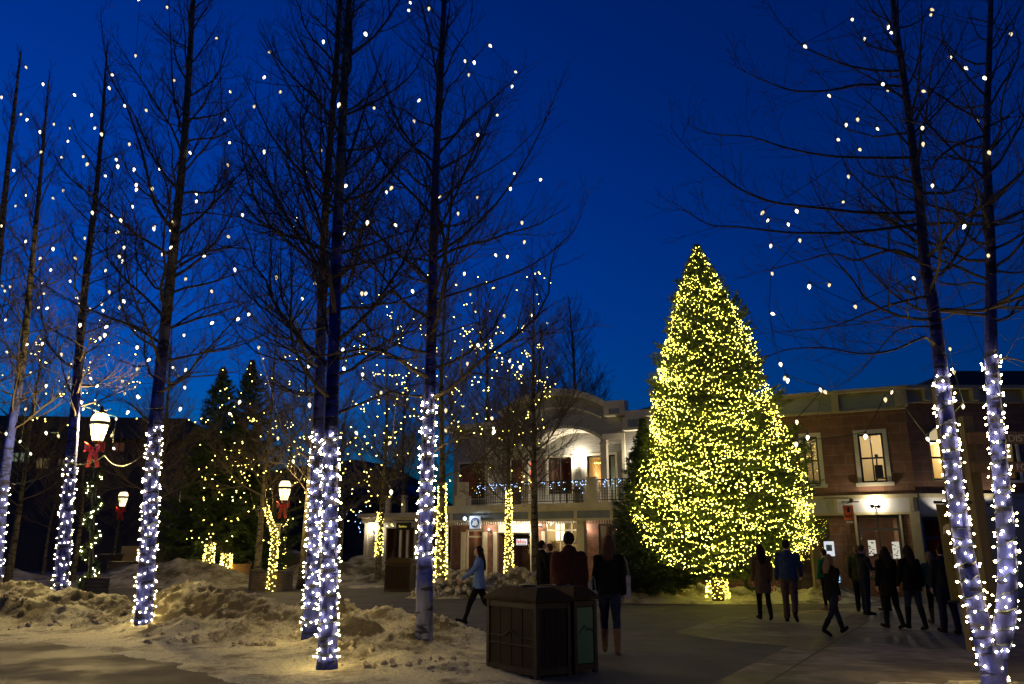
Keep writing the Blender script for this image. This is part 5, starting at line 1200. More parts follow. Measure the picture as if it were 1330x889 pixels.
# ------------------------------------------------------------------ lamp posts
M_red = mat('red_ribbon', (.5, .035, .018), (.4, .025, .012), rough=.55, scale=5); M_iron = mat('green_black_iron', (.02, .025, .02), rough=.4, metal=.5)
M_gar = mat('garland_needles', (.02, .045, .015), (.045, .08, .02), scale=6)
FR = frosted('lamp_glass', (1, .78, .40), 2.2, .6)
BOW = .82
def lamp_post(base, top, label, power, s=1., bow=True, garland=True, seed=1, lean=0.):
    """top = z of the lantern middle"""
    rg = random.Random(seed)
    root = empty('lamp_post', base, 0, label, 'lamp post', 'lantern lamp posts in the square')
    zl = top - .42 * s; L = Vector((lean, 0, 0))
    mb = MB(); mb.lathe([(.17 * s, 0), (.17 * s, .12), (.12 * s, .18), (.12 * s, .7), (.09 * s, .8)], 12); mb.tube([(0, 0, .75), L * .5 + Vector((0, 0, zl * .5)), L + Vector((0, 0, zl))], [.065 * s, .055 * s, .045 * s], 10); mb.build('pole', M_iron, root, smooth=False)
    c = (L.x, L.y, zl)
    mb = MB(); mb.lathe([(.05 * s, -.05), (.14 * s, 0), (.15 * s, .04)], 12, c); mb.lathe([(.255 * s, .50 * s), (.285 * s, .53 * s), (.285 * s, .58 * s), (.255 * s, .60 * s)], 16, c)
    mb.lathe([(.15 * s, .83 * s), (.13 * s, .90 * s), (.05 * s, .95 * s), (.05 * s, 1.0 * s), (.01, 1.08 * s)], 12, c)
    for i in range(6):
        t = i * math.pi / 3 + .3; mb.tube([(c[0] + .14 * s * math.cos(t), c[1] + .14 * s * math.sin(t), c[2] + .02), (c[0] + .25 * s * math.cos(t), c[1] + .25 * s * math.sin(t), c[2] + .52 * s)], .012 * s, 4)
    mb.build('lantern_frame', M_iron, root)
    mb = MB(); mb.lathe([(.13 * s, .03), (.235 * s, .50 * s)], 16, c); mb.lathe([(.25 * s, .60 * s), (.245 * s, .68 * s), (.2 * s, .78 * s), (.14 * s, .84 * s)], 16, c); mb.build('lantern_glass', FR, root, smooth=True)
    light('POINT', Vector(base) + Vector(c) + Vector((0, 0, .35 * s)), power, (1, .72, .28), .09, name='lantern_light')
    s_keep = s
    if bow:
        s = s * BOW; b = MB(); y = -.14 * s; z = zl - .26 * s; x0 = L.x
        for sd in (-1, 1):
            n = 10
            for i in range(n):
                t0, t1 = i / n, (i + 1) / n
                def loop(t): return (x0 + sd * (.03 + .34 * math.sin(math.pi * min(t, 1) * .5) * (1 if t < .5 else 1)) * s if False else x0 + sd * .34 * s * math.sin(math.pi * t) ** .8, y - .10 * s * math.sin(2 * math.pi * t), z + .10 * s * math.sin(math.pi * t))
                p0, p1 = loop(t0), loop(t1); w0 = (.05 + .11 * math.sin(math.pi * t0)) * s; w1 = (.05 + .11 * math.sin(math.pi * t1)) * s
                b.quad((p0[0], p0[1], p0[2] - w0), (p1[0], p1[1], p1[2] - w1), (p1[0], p1[1], p1[2] + w1), (p0[0], p0[1], p0[2] + w0))
            for i in range(6):
                t0, t1 = i / 6, (i + 1) / 6; xx = lambda t: x0 + sd * (.04 + .13 * t) * s
                b.quad((xx(t0) - .07 * s, y - .03 * math.sin(t0 * 5), z - .62 * s * t0), (xx(t0) + .07 * s, y - .03 * math.sin(t0 * 5), z - .60 * s * t0), (xx(t1) + .08 * s, y - .03 * math.sin(t1 * 5), z - .60 * s * t1), (xx(t1) - .08 * s, y - .03 * math.sin(t1 * 5), z - .62 * s * t1))
        b.ell((x0, y - .04 * s, z), .06 * s, .05 * s, .07 * s, 8, 6)
        s = s_keep; o = b.build('bow', M_red, root); md = o.modifiers.new('thick', 'SOLIDIFY'); md.thickness = .006
    if garland:
        T = []; n = int(2600 * s); npr = np.random.default_rng(seed); g_ = MB()
        for i in range(n):
            t = i / n; z = .25 + (zl - .8) * t; a = t * 28; r = (.12 + .10 * (1 - t)) * s
            cc = Vector((math.cos(a) * r + L.x * z / zl, math.sin(a) * r, z)) + Vector((rg.gauss(0, .03), rg.gauss(0, .03), rg.gauss(0, .03)))
            d = Vector((rg.gauss(0, 1), rg.gauss(0, 1), rg.gauss(0, 1))).normalized(); e = d.orthogonal().normalized()
            for q in range(2):
                d = Vector((rg.gauss(0, 1), rg.gauss(0, 1), rg.gauss(0, 1))).normalized(); e = d.orthogonal().normalized()
                g_.tri(cc - e * .012, cc + e * .012, cc + d * .11 * s)
        g_.build('garland', M_gar, root)
        pts = []
        for i in range(60):
            t = (i + rg.uniform(-1, 1)) / 60 * .9 + .03; z = .3 + (zl - .9) * t; a = t * 28 + rg.gauss(0, .5); r = (.17 + .12 * (1 - t)) * s; pts.append(Vector((math.cos(a) * r + L.x * z / zl, math.sin(a) * r, z)))
        for p_ in pts: part('bulb', ME_mini, root, p_, (rg.uniform(0, 3), rg.uniform(0, 3), 0), (.85,) * 3) if s > .9 and seed == 1 else None
        if seed != 1: o = many_bulbs('bulbs', pts, .016, .04, E_wrapf, root, rg); o['kind'] = 'stuff'
    return root
DL = 21 * K
lb = at(112, 795, DL); lt = at(129, 556, DL)
L1 = lamp_post((lb.x, DL, 0), lt.z, 'large lit lantern lamp post with red bow and green garland at the left', 2600, .98, seed=1, lean=lt.x - lb.x)
p = at(363, 735, 32 * K); t = at(363, 638, 32 * K); lamp_post((p.x, p.y, 0), t.z, 'smaller lit lantern lamp post with red bow by the small crooked tree', 700, 1.0, seed=2)
p = at(150, 730, 43 * K); t = at(150, 649, 43 * K); lamp_post((p.x, p.y, 0), t.z, 'farthest lit lamp post with red bow beyond the large lamp', 450, 1.0, seed=3, garland=False)
# dark notice board at the foot of the lamp
p = at(121, 800, 19.6 * K); nb_ = empty('notice_board', (p.x, p.y, .35), R(-12), 'dark notice panel on a squat box at the foot of the large lamp post', 'notice board')
mb = MB(); mb.box(-.33, .33, -.03, .03, .12, .58); mb.build('panel', mat('board_dark', (.02, .02, .022), (.035, .035, .035), scale=9), nb_)
mb = MB()
for i in range(4): mb.box(-.27, .27 - .1 * (i % 2), -.036, -.031, .48 - i * .09, .5 - i * .09)
mb.build('lettering', mat('board_grey', (.07, .07, .07)), nb_)
mb = MB(); mb.box(-.38, -.02, .06, .4, -.4, .2); mb.box(-.38, -.34, -.02, .05, -.45, .55); mb.box(.2, .24, -.02, .05, -.45, .12); mb.build('box', M_dark, nb_)
# signboard post of the smaller lamp
p = at(360, 690, 31.5 * K); nn = empty('notice_sign', p, 0, 'small pale notice fixed on the smaller lamp post', 'sign'); mb = MB(); mb.box(-.13, .17, -.14, -.11, -.25, .3); mb.build('panel', mat('pale_panel', (.4, .38, .33), (.3, .28, .25), scale=20), nn); mb = MB()
for i in range(5): mb.box(-.09, .13, -.146, -.142, .2 - i * .09, .23 - i * .09)
mb.build('lettering', M_dark, nn)
# ------------------------------------------------------------------ bins
M_binw = mat('bin_slats', (.018, .010, .005), (.028, .016, .007), scale=5, stretch=(9, 9, 1), bump=.3, rough=.75, spec=.2); M_binf = mat('bin_frame', (.026, .014, .007), (.034, .019, .008), scale=4, rough=.6, spec=.25)
M_bint = mat('bin_top', (.035, .022, .006), (.05, .031, .009), scale=6, rough=.75, spec=.1); M_bing = mat('bin_green', (.004, .085, .035), (.006, .10, .045), scale=3, rough=.5)
def bin_unit(root, x0, x1, y0, y1, h, side_green=False, top=True, opening=True):
    """one box of slats with corner posts, lid separately"""
    fr = MB(); w_ = .06
    for x in (x0, x1 - w_):
        for y in (y0, y1 - w_): fr.box(x, x + w_, y, y + w_, .0, h)
    for z in (.04, h - .08):
        fr.box(x0 + w_, x1 - w_, y0 + .005, y0 + w_ - .01, z, z + .08); fr.box(x0 + w_, x1 - w_, y1 - w_ + .01, y1 - .005, z, z + .08)
        fr.box(x0 + .005, x0 + w_ - .01, y0 + w_, y1 - w_, z, z + .08); fr.box(x1 - w_ + .01, x1 - .005, y0 + w_, y1 - w_, z, z + .08)
    fr.build('frame', M_binf, root)
    sl = MB()
    def slats(n, fn):
        for i in range(n): fn(i / n + .004, (i + 1) / n - .012)
    slats(4, lambda a, b: sl.box(x0 + w_ + (x1 - x0 - 2 * w_) * a, x0 + w_ + (x1 - x0 - 2 * w_) * b, y0 + .02, y0 + .04, .12, h - .08))
    slats(4, lambda a, b: sl.box(x0 + w_ + (x1 - x0 - 2 * w_) * a, x0 + w_ + (x1 - x0 - 2 * w_) * b, y1 - .04, y1 - .02, .12, h - .08))
    slats(4, lambda a, b: sl.box(x0 + .02, x0 + .04, y0 + w_ + (y1 - y0 - 2 * w_) * a, y0 + w_ + (y1 - y0 - 2 * w_) * b, .12, h - .08))
    if not side_green: slats(5, lambda a, b: sl.box(x1 - .04, x1 - .02, y0 + w_ + (y1 - y0 - 2 * w_) * a, y0 + w_ + (y1 - y0 - 2 * w_) * b, .12, h - .08))
    sl.build('slats', M_binw, root)
    # raised mountain line
    rl = MB(); m = (x0 + x1) / 2; zz = h * .52; yy = y0 + .012
    for a, b in (((x0 + w_, zz), (m - .16, zz)), ((m - .16, zz), (m, zz + .09)), ((m, zz + .09), (m + .16, zz)), ((m + .16, zz), (x1 - w_, zz)), ((x0 + w_, zz - .1), (x1 - w_, zz - .1))): rl.tube([(a[0], yy, a[1]), (b[0], yy, b[1])], .012, 5)
    rl.build('mountain_rail', M_binf, root)
    if side_green:
        gp = MB(); gp.box(x1 - .03, x1 - .012, y0 + w_ + .01, y1 - w_ - .01, .13, h - .09); gp.build('green_panel', M_bing, root)
        em = MB(); my = (y0 + y1) / 2; zc = h * .58
        for a, b in (((my - .12, zc - .03), (my - .02, zc + .07)), ((my - .02, zc + .07), (my + .05, zc)), ((my + .05, zc), (my + .09, zc + .03)), ((my + .09, zc + .03), (my + .15, zc - .03))): em.tube([(x1 - .008, a[0], a[1]), (x1 - .008, b[0], b[1])], .008, 4)
        em.build('emblem', M_iron, root)
def lid(root, x0, x1, y0, y1, h, slope=.22, inset=.2):
    mb = MB(); o_ = .035; a0, a1, b0, b1_ = x0 - o_, x1 + o_, y0 - o_, y1 + o_; z0, z1 = h + .012, h + .05; z2 = z1 + slope
    mb.box(a0, a1, b0, b1_, z0, z1)
    c0_, c1_, d0, d1 = a0 + inset, a1 - inset, b0 + inset, b1_ - inset; n = len(mb.v)
    mb.v += [(a0, b0, z1 + .001), (a1, b0, z1 + .001), (a1, b1_, z1 + .001), (a0, b1_, z1 + .001), (c0_, d0, z2), (c1_, d0, z2), (c1_, d1, z2), (c0_, d1, z2)]
    for q in ((0, 1, 5, 4), (1, 2, 6, 5), (2, 3, 7, 6), (3, 0, 4, 7), (4, 5, 6, 7)): mb.f.append(tuple(n + i for i in q)); mb.mi.append(0)
    l_ = mb.build('lid', M_bint, root, fix=True)
    m_ = MB(); m_.lathe([(.0, z2 + .004), (.11, z2 + .004), (.12, z2 + .014), (.13, z2 + .002)], 14, ((x0 + x1) / 2, (y0 + y1) / 2, 0)); m_.build('opening', M_blk, l_)
def place_on(px, py): return gnd(px, py)
p = gnd(718, 886)      # front corner of the double bin
bA = Vector((gnd(632, 871).x, gnd(632, 871).y)); bC = Vector((p.x, p.y)); ang = R(-51)
pf = gnd(697, 884)
bn = empty('litter_bin', (pf.x, pf.y, 0), ang, 'brown slatted litter bin with hipped lid, nearer half of the pair in front', 'litter bin', 'slatted litter bins')
hB = at(700, 779, pf.y).z - .05
wid = 1.08
bin_unit(bn, -wid * 1.0, 0, 0, .62, hB); lid(bn, -wid, 0, 0, .62, hB, .14)
bn2 = empty('litter_bin', (pf.x, pf.y, 0), ang, 'litter bin with dark green side panel, right half of the front pair', 'litter bin', 'slatted litter bins')
bin_unit(bn2, -1.0, -0.02, .70, 1.14, hB, side_green=True); lid(bn2, -1.0, -0.02, .70, 1.14, hB, .14, .14)
p = at(521, 768, 29 * K); p.z = 0
b3_ = empty('litter_bin', gnd(518, 769), R(-8), 'dark litter bin alone beside the rail, left of the pale barked tree', 'litter bin', 'slatted litter bins')
bin_unit(b3_, -.6, .45, 0, .85, 1.05); lid(b3_, -.6, .45, 0, .85, 1.05, .18)
# crates and planters
M_crate = mat('plywood', (.32, .17, .05), (.4, .22, .07), scale=3, stretch=(1, 1, 4), rough=.7); M_planter = brickmat('planter_brick', (.10, .07, .05), (.13, .09, .06), (.06, .05, .04), .3, .1)
def crate(px, py, D, w_, d_, h_, label, m, name='crate', cat='crate'):
    q = at(px, py, D * K); r = empty(name, (q.x, q.y, 0), R(-6), label, cat); mb = MB(); mb.box(-w_ / 2, w_ / 2, 0, d_, 0, h_); mb.build('box', m, r)
    mb = MB(); mb.box(-w_ / 2 - .03, w_ / 2 + .03, -.03, d_ + .03, h_ + .002, h_ + .07); mb.box(-w_ / 2 - .02, -w_ / 2 + .08, -.02, -.001, 0, h_); mb.box(w_ / 2 - .08, w_ / 2 + .02, -.02, -.001, 0, h_); mb.build('frame', m if m != M_planter else M_dark, r); return r
crate(306, 740, 37, .85, .7, .85, 'orange brown plywood crate behind the low rail', M_crate); crate(288, 740, 37.5, .5, .6, .85, 'dark box standing against the plywood crate', M_dark, 'box', 'box')
crate(168, 725, 40, .9, .6, 1.7, 'pale tall plywood crate beyond the large lamp', mat('pale_ply', (.35, .27, .13), rough=.7)); crate(154, 735, 38, 1.3, .8, .95, 'low dark planter box beyond the large lamp', M_planter, 'planter', 'planter')
pl = crate(347, 752, 31, 1.45, .9, .72, 'square brick planter under the smaller lamp post', M_planter, 'planter', 'planter')
crate(132, 738, 39, 1.0, .9, 1.3, 'dark round shouldered box behind the large lamp post', M_dark, 'box', 'box')
# low rail fence
fpx = [(140, 742), (215, 740), (262, 747), (315, 752), (355, 757), (400, 756), (440, 755), (480, 754), (560, 757), (600, 757)]
for lab, seq, hh in (('low dark timber rail curving in front of the firs', fpx[1:5], .62), ('low dark timber rail between the planter and the bin', fpx[5:8], .55)):
    P_ = [gnd(a, b) for a, b in seq]; r = empty('rail_fence', P_[0], 0, lab, 'low fence', 'low rails round the beds'); B = P_[0]
    mb = MB(); mb.tube([q - B + Vector((0, 0, hh)) for q in P_], .05, 6); mb.build('rail', M_wood, r)
    for a, b in zip(P_, P_[1:]):
        n = max(2, int((b - a).length / 1.2))
        for i in range(n):
            q = a.lerp(b, i / n) - B; mb = MB(); mb.box(q.x - .05, q.x + .05, q.y - .05, q.y + .05, 0, hh - .05); mb.build('post', M_wood, r)
# flag
fp_ = at(229, 700, 42 * K); H_ = at(229, 590, 42 * K).z; fl_ = empty('flag', (fp_.x, fp_.y, 0), R(20), 'limp striped flag, red and white with a blue corner, hanging from a dark pole', 'flag')
mb = MB(); mb.tube([(0, 0, 0), (0, 0, H_ + .3)], .035, 8); mb.ell((0, 0, H_ + .36), .07, .07, .07, 8, 6); mb.build('pole', M_dark, fl_)
zl0 = at(229, 640, 42 * K).z
mb = MB(); nn_ = 13
for i in range(nn_):
    mb.cur = i % 2
    for j in range(14):
        def fpnt(i_, j_): 
            a = i_ / nn_; b = j_ / 14; return (.05 + .34 * a + .05 * math.sin(b * 7 + a * 3), .14 * math.sin(a * 13 + b * 3), H_ - (H_ - zl0) * b - .25 * a)
        mb.cur = 2 if (i < 7 and j > 9) else i % 2
        mb.quad(fpnt(i, j), fpnt(i + 1, j), fpnt(i + 1, j + 1), fpnt(i, j + 1))
mb.build('cloth', [mat('flag_red', (.5, .03, .03), rough=.8), mat('flag_white', (.6, .58, .55), rough=.8), mat('flag_blue', (.02, .04, .2), rough=.8)], fl_)
# ------------------------------------------------------------------ sign post with banner at right
DP = 13.2 * K
pb_ = at(1268, 830, DP); M_post = mat('olive_wood', (.16, .115, .04), (.2, .15, .055), scale=3, stretch=(8, 8, .5), rough=.7, bump=.2)
wf = empty('sign_post', (pb_.x, DP, 0), 0, 'tall olive wooden post with two brown direction boards behind the forked tree', 'sign post')
zt_ = at(1268, 498, DP).z
hw = 15 / FPX * DP / 2
mb = MB(); mb.box(-hw * 1.4, hw * 1.4, -.09, .09, 0, zt_); mb.build('post', M_post, wf)
xo = at(1300, 780, DP).x - pb_.x; mb = MB(); mb.box(xo - .09, xo + .09, .2, .36, 0, at(1300, 560, DP).z + .3); mb.build('post', M_post, wf)
M_brd = mat('brown_board', (.20, .115, .03), (.24, .14, .04), scale=4, stretch=(1, 8, 8), rough=.6); M_let = mat('cream_letters', (.7, .62, .42), rough=.5)
for (y0, y1, txt, tx) in ((562, 577, 'DISTRICT', 1301), (600, 613.5, 'Y FOREST', 1296)):
    a = at(1290, y0, DP - .15); b = at(1290, y1, DP - .15); z0_, z1_ = b.z, a.z; x0_ = at(1252, 570, DP).x - pb_.x
    mb = MB(); mb.box(x0_, x0_ + 2.6, -.17, -.1, z0_, z1_); bd = mb.build('direction_board', M_brd, wf)
    text(txt, (z1_ - z0_) * .85, (at(tx, 570, DP).x - pb_.x, -.176, z0_ + (z1_ - z0_) * .2), (R(90), 0, 0), M_let, bd, .003)
DBn = 13.4 * K
a = at(1215, 655, DBn); b = at(1247, 780, DBn)
bnr = empty('banner', (a.x, DBn, b.z), 0, 'long olive banner with a cream leaf, hanging left of the sign post', 'banner')
xa, xb = 0, at(1252, 700, DBn).x - a.x + .12; hb = a.z - b.z
mb = MB(); nx_ = 10
for i in range(nx_):
    for j in range(12):
        f = lambda i_, j_: (xa + (xb - xa) * i_ / nx_ + .06 * (1 - j_ / 12), .02 * math.sin(i_ * 1.1 + j_ * .4), hb * j_ / 12)
        mb.quad(f(i, j), f(i + 1, j), f(i + 1, j + 1), f(i, j + 1))
o = mb.build('cloth', mat('olive_cloth', (.15, .125, .04), (.17, .14, .05), scale=3, rough=.9), bnr); md = o.modifiers.new('t', 'SOLIDIFY'); md.thickness = .01
mb = MB(); mb.tube([(xa - .02, 0, hb + .03), (xb + .1, 0, hb + .03)], .025, 8); mb.tube([(xa + .0, 0, -.02), (xb + .1, 0, -.02)], .02, 8); mb.build('rod', M_dark, bnr)
lc = at(1233, 688, DBn); lx, lz = lc.x - a.x, lc.z - b.z; s = .13
mb = MB(); mb.prism([(lx - s, lz - s * .6), (lx - s * .9, lz + s * .3), (lx - s * .4, lz + s * .75), (lx + s * .4, lz + s * .7), (lx + s, lz + s * .2), (lx + s * .7, lz - s * .2), (lx + s * .5, lz - s * .8), (lx, lz - s * .55), (lx - s * .3, lz - s), (lx - s * .6, lz - s * .5)], -.035, -.024); mb.build('leaf', M_let, bnr, fix=True)
# things in the tree bed
q = gnd(1003, 790); q = at(1003, 768, c0.y + 1.2); r = empty('gift_bag', (q.x, q.y, max(0, q.z - .3)), R(10), 'red and white striped bag on the snow between the walking couple', 'bag'); mb = MB(); 
for i in range(6): mb.cur = i % 2; mb.box(-.15 + i * .05, -.1005 + i * .05, -.08, .08, 0, .38)
mb.build('body', [M_red, M_white], r); mb = MB(); mb.tube([(-.08, 0, .38), (-.05, 0, .5), (.05, 0, .5), (.08, 0, .38)], .01, 5); mb.build('handle', M_red, r)
q = at(976, 757, c0.y + 1.0); r = empty('wreath', q, R(5), 'dark round wreath prop on the snow left of the tan coat woman', 'wreath'); mb = MB(); pts = [(.2 * math.cos(t * .45), 0, .2 * math.sin(t * .45)) for t in range(14)]; mb.tube(pts, .06, 8); mb.build('ring', M_gar, r, smooth=True); mb = MB(); mb.box(-.02, .02, -.02, .02, -.7, -.2); mb.build('stake', M_dark, r)
q = at(1063, 760, c0.y + .8); r = empty('timber_post', (q.x, q.y, 0), 0, 'short olive timber post right of the man in blue', 'post'); mb = MB(); mb.box(-.13, .13, -.1, .1, 0, 1.75); mb.build('shaft', M_post, r); mb = MB(); mb.box(-.16, .16, -.13, .13, 1.752, 1.82); mb.build('cap', M_post, r)
# ------------------------------------------------------------------ people
SKIN = mat('skin', (.42, .25, .17), rough=.6)
def cl(name, c, c2=None): return mat(name, c, c2 or tuple(x * .7 for x in c), rough=.95, spec=.15, scale=14, bump=.25, bscale=30)
DG = None
def remesh(mb, name, voxel, m, parent, smooth=2, fold=0., seed=0):
    me = bpy.data.meshes.new(name); me.from_pydata(mb.v, [], mb.f)
    o = bpy.data.objects.new('tmp', me); COL.objects.link(o)
    r = o.modifiers.new('r', 'REMESH'); r.mode = 'VOXEL'; r.voxel_size = voxel; r.use_smooth_shade = True
    s = o.modifiers.new('s', 'SMOOTH'); s.iterations = smooth; s.factor = .5
    dg = bpy.context.evaluated_depsgraph_get(); nm = bpy.data.meshes.new_from_object(o.evaluated_get(dg)); nm.name = name
    bpy.data.objects.remove(o); bpy.data.meshes.remove(me)
    if fold:
        n = len(nm.vertices); co_ = np.empty(n * 3, dtype=np.float32); nm.vertices.foreach_get('co', co_); co_ = co_.reshape(-1, 3)
        no = np.array([v.normal[:] for v in nm.vertices], dtype=np.float32)
        d = np.array([noise.noise(Vector((c[0] * 9 + seed, c[1] * 9, c[2] * 5))) for c in co_], dtype=np.float32)
        co_ += no * d[:, None] * fold; nm.vertices.foreach_set('co', co_.ravel()); nm.update()
    nm.materials.clear(); nm.materials.append(m); nm.shade_smooth()
    o = bpy.data.objects.new(name, nm); COL.objects.link(o); o.parent = parent
    return o
def ring(mb, secs, seg=14):
    """secs: list of (center, rx, ry) horizontal-ish ellipses"""
    n0 = len(mb.v); k = len(secs)
    for c, rx, ry in secs:
        for j in range(seg): t = 6.28318 * j / seg; mb.v.append((c[0] + rx * math.cos(t), c[1] + ry * math.sin(t), c[2]))
    for i in range(k - 1):
        for j in range(seg):
            a0 = n0 + i * seg + j; a1 = n0 + i * seg + (j + 1) % seg; mb.f.append((a0, a1, a1 + seg, a0 + seg)); mb.mi.append(0)
    mb.f.append(tuple(n0 + j for j in reversed(range(seg)))); mb.f.append(tuple(n0 + (k - 1) * seg + j for j in range(seg))); mb.mi += [0, 0]
def limb(mb, pts, rad):
    mb.tube(pts, rad, 10)
    for p_, r in zip(pts, rad): mb.ell(p_, r, r, r, 10, 6)
PCOUNT = [0]
def person(label, loc, H, face, legs, arms, top, trouser, shoe, hair, hairlen, coat=.0, female=True, boots=0, hood=False, head_turn=0, hat=None, width=1., flare=0., phone=None, bend=0.):
    """face: heading in degrees (0 = +Y away from camera). legs: ((hip,knee),(hip,knee)) L,R ; arms ((swing,elbow,out),...) degrees"""
    s = H / 1.72; PCOUNT[0] += 1; sd_ = PCOUNT[0] * 3.7
    V = Vector
    def leg(side, hip, knee):
        h = V((side * .085, 0, .90)); a = R(hip); k = h + V((side * .01, math.sin(a) * .43, -math.cos(a) * .43)); b = a - R(knee); an = k + V((side * .005, math.sin(b) * .41, -math.cos(b) * .41))
        fa = b + R(90) if False else 0; foot_dir = V((side * .12, math.cos(b * .9) if abs(b) > .3 else 1, math.sin(b) * .9)).normalized(); return h, k, an, an + foot_dir * .19 + V((0, 0, -.045)), foot_dir
    Ls = [leg(-1, *legs[0]), leg(1, *legs[1])]
    low = min(min(l[2].z - .085, l[3].z - .035) for l in Ls)
    def arm(side, sw, el, out):
        sh = V((side * (.175 if female else .2), 0, 1.40)); a = R(sw); o_ = R(out); e = sh + V((side * math.sin(o_) * .28, math.sin(a) * .28 * math.cos(o_), -math.cos(a) * .28 * math.cos(o_))); b = a + R(el)
        w_ = e + V((side * math.sin(o_) * .1 - side * math.sin(R(el)) * .05, math.sin(b) * .25, -math.cos(b) * .25)); return sh, e, w_
    As = [arm(-1, *arms[0]), arm(1, *arms[1])]
    root = empty('person', (loc[0], loc[1], -low * s), R(face), label, 'person', None); root.scale = (s, s, s)
    fw = width * (1.1 if female else 1.05)
    # body: one continuous surface
    B = MB(); f_ = .9 if female else 1.02
    ring(B, [((0, 0, .82), .10, .09), ((0, 0, .88), .155 * f_, .105), ((0, 0, .98), .15 * f_, .10), ((0, 0, 1.10), .125 * f_ * fw, .09), ((0, .01, 1.25), .15 * f_ * fw, .105), ((0, .0, 1.38), .165 * f_ * fw, .095), ((0, -.005, 1.44), .10, .07), ((0, 0, 1.48), .06, .055), ((0, .01, 1.55), .052, .055)])
    for l in Ls:
        limb(B, [l[0], l[0].lerp(l[1], .5), l[1], l[1].lerp(l[2], .35), l[2]], [.085, .075, .055, .052, .036]); limb(B, [l[2] + V((0, -.03, -.05)), l[3]], [.036, .03]); limb(B, [l[2], l[2] + V((0, -.03, -.05))], [.036, .036])
    for i, a in enumerate(As):
        sd = -1 if i == 0 else 1
        limb(B, [a[0], a[0].lerp(a[1], .5), a[1], a[2]], [.05, .043, .036, .025])
        d = (a[2] - a[1]).normalized(); sidev = V((0, 1, 0)); sidev = (sidev - d * sidev.dot(d)).normalized(); nrm = d.cross(sidev) * sd
        pc = a[2] + d * .05; limb(B, [a[2], pc - sidev * .018, pc + d * .03 - sidev * .02], [.024, .018, .016]); limb(B, [pc + sidev * .018, pc + d * .03 + sidev * .02], [.018, .016]); limb(B, [pc, pc + d * .03], [.02, .018])
        for q, (off, ln) in enumerate(((-.033, .062), (-.012, .075), (.011, .078), (.033, .068))):
            b0 = pc + d * .035 + sidev * off; b1_ = b0 + d * ln * .55 - nrm * .012; b2_ = b1_ + d * ln * .35 - nrm * .028; limb(B, [b0, b1_, b2_], [.0105, .0095, .008])
        t0 = a[2] + d * .03 + sidev * .025; limb(B, [t0, t0 + sidev * .03 + d * .03 - nrm * .01, t0 + sidev * .032 + d * .06 - nrm * .02], [.012, .011, .009])
    ht = Matrix.Rotation(R(head_turn), 3, 'Z'); hc = V((0, .015, 1.625)); tilt = Matrix.Rotation(R(-bend), 3, 'X'); HT = ht @ tilt
    def hp_(x, y, z): return hc + HT @ V((x, y, z))
    B.ell(hc, .074, .092, .108, 16, 12, HT); B.ell(hp_(0, .025, -.055), .055, .06, .055, 12, 8, HT); B.ell(hp_(0, .10, -.012), .013, .018, .024, 8, 6, HT); B.ell(hp_(0, .088, -.052), .022, .012, .007, 8, 6, HT); B.ell(hp_(0, .085, .022), .05, .014, .01, 8, 6, HT); B.ell(hp_(0, .083, -.085), .022, .018, .016, 8, 6, HT)
    for x in (-1, 1): B.ell(hp_(x * .076, -.005, -.005), .012, .018, .03, 8, 6, HT)
    remesh(B, 'body', .0085, SKIN, root, 1)
    for x in (-1, 1):
        e = MB(); e.ell(hp_(x * .028, .084, .005), .012, .008, .007, 8, 6, HT); e.build('eye', M_blk, root, smooth=True)
    # trousers
    t_ = MB(); ring(t_, [((0, 0, .80), .12 * f_, .10), ((0, 0, .86), .168 * f_, .12), ((0, 0, 1.0), .158 * f_ * fw, .115), ((0, 0, 1.04), .15 * f_ * fw, .108)])
    loose = .0 if female else .014
    for l in Ls: limb(t_, [l[0], l[0].lerp(l[1], .5), l[1], l[1].lerp(l[2], .4), l[2] + (l[1] - l[2]).normalized() * .03], [.097 + loose * .5, .086 + loose, .066 + loose, .06 + loose, .047 + loose * 1.6])
    remesh(t_, 'trousers', .014, trouser, root, 2, .012, sd_)
    for l in Ls:
        b_ = MB(); up = (l[1] - l[2]).normalized(); heel = l[2] + V((0, -.035, -.05)); limb(b_, [heel, l[2].lerp(l[3], .5) + V((0, 0, -.028)), l[3]], [.043, .045, .037]); limb(b_, [heel, l[2], l[2] + up * (.05 + boots)], [.04, .05, .056 + boots * .05]); remesh(b_, 'boot' if boots else 'shoe', .011, shoe, root, 2)
    # coat
    c_ = MB(); zb = .88 - coat; fl = 1 + flare
    secs = [((0, 0, zb), .172 * f_ * fl * fw, .135 * fl), ((0, 0, (zb + 1.0) / 2), .172 * f_ * fw * (1 + flare * .5), .135), ((0, 0, 1.02), .165 * f_ * fw, .125), ((0, 0, 1.12), .155 * f_ * fw, .118), ((0, .005, 1.26), .178 * f_ * fw, .130), ((0, 0, 1.38), .185 * f_ * fw, .12), ((0, -.005, 1.445), .13, .095), ((0, 0, 1.50), .078, .072)]
    ring(c_, secs, 18)
    for a in As: limb(c_, [a[0] + V((0, 0, -.01)), a[0].lerp(a[1], .5), a[1], a[1].lerp(a[2], .5), a[2] - (a[2] - a[1]).normalized() * .01], [.075, .066, .058, .052, .044])
    if hood: c_.ell((0, -.075, 1.47), .10, .07, .075, 12, 8)
    c_.tube([(0.066 * math.cos(t * .5236), .066 * math.sin(t * .5236) * .95, 1.50) for t in range(13)], .02, 6)
    remesh(c_, 'coat', .015, top, root, 2, .016, sd_ + 5)
    # hair
    h_ = MB(); h_.ell(hp_(0, -.018, .018), .086, .098, .108, 14, 10, HT)
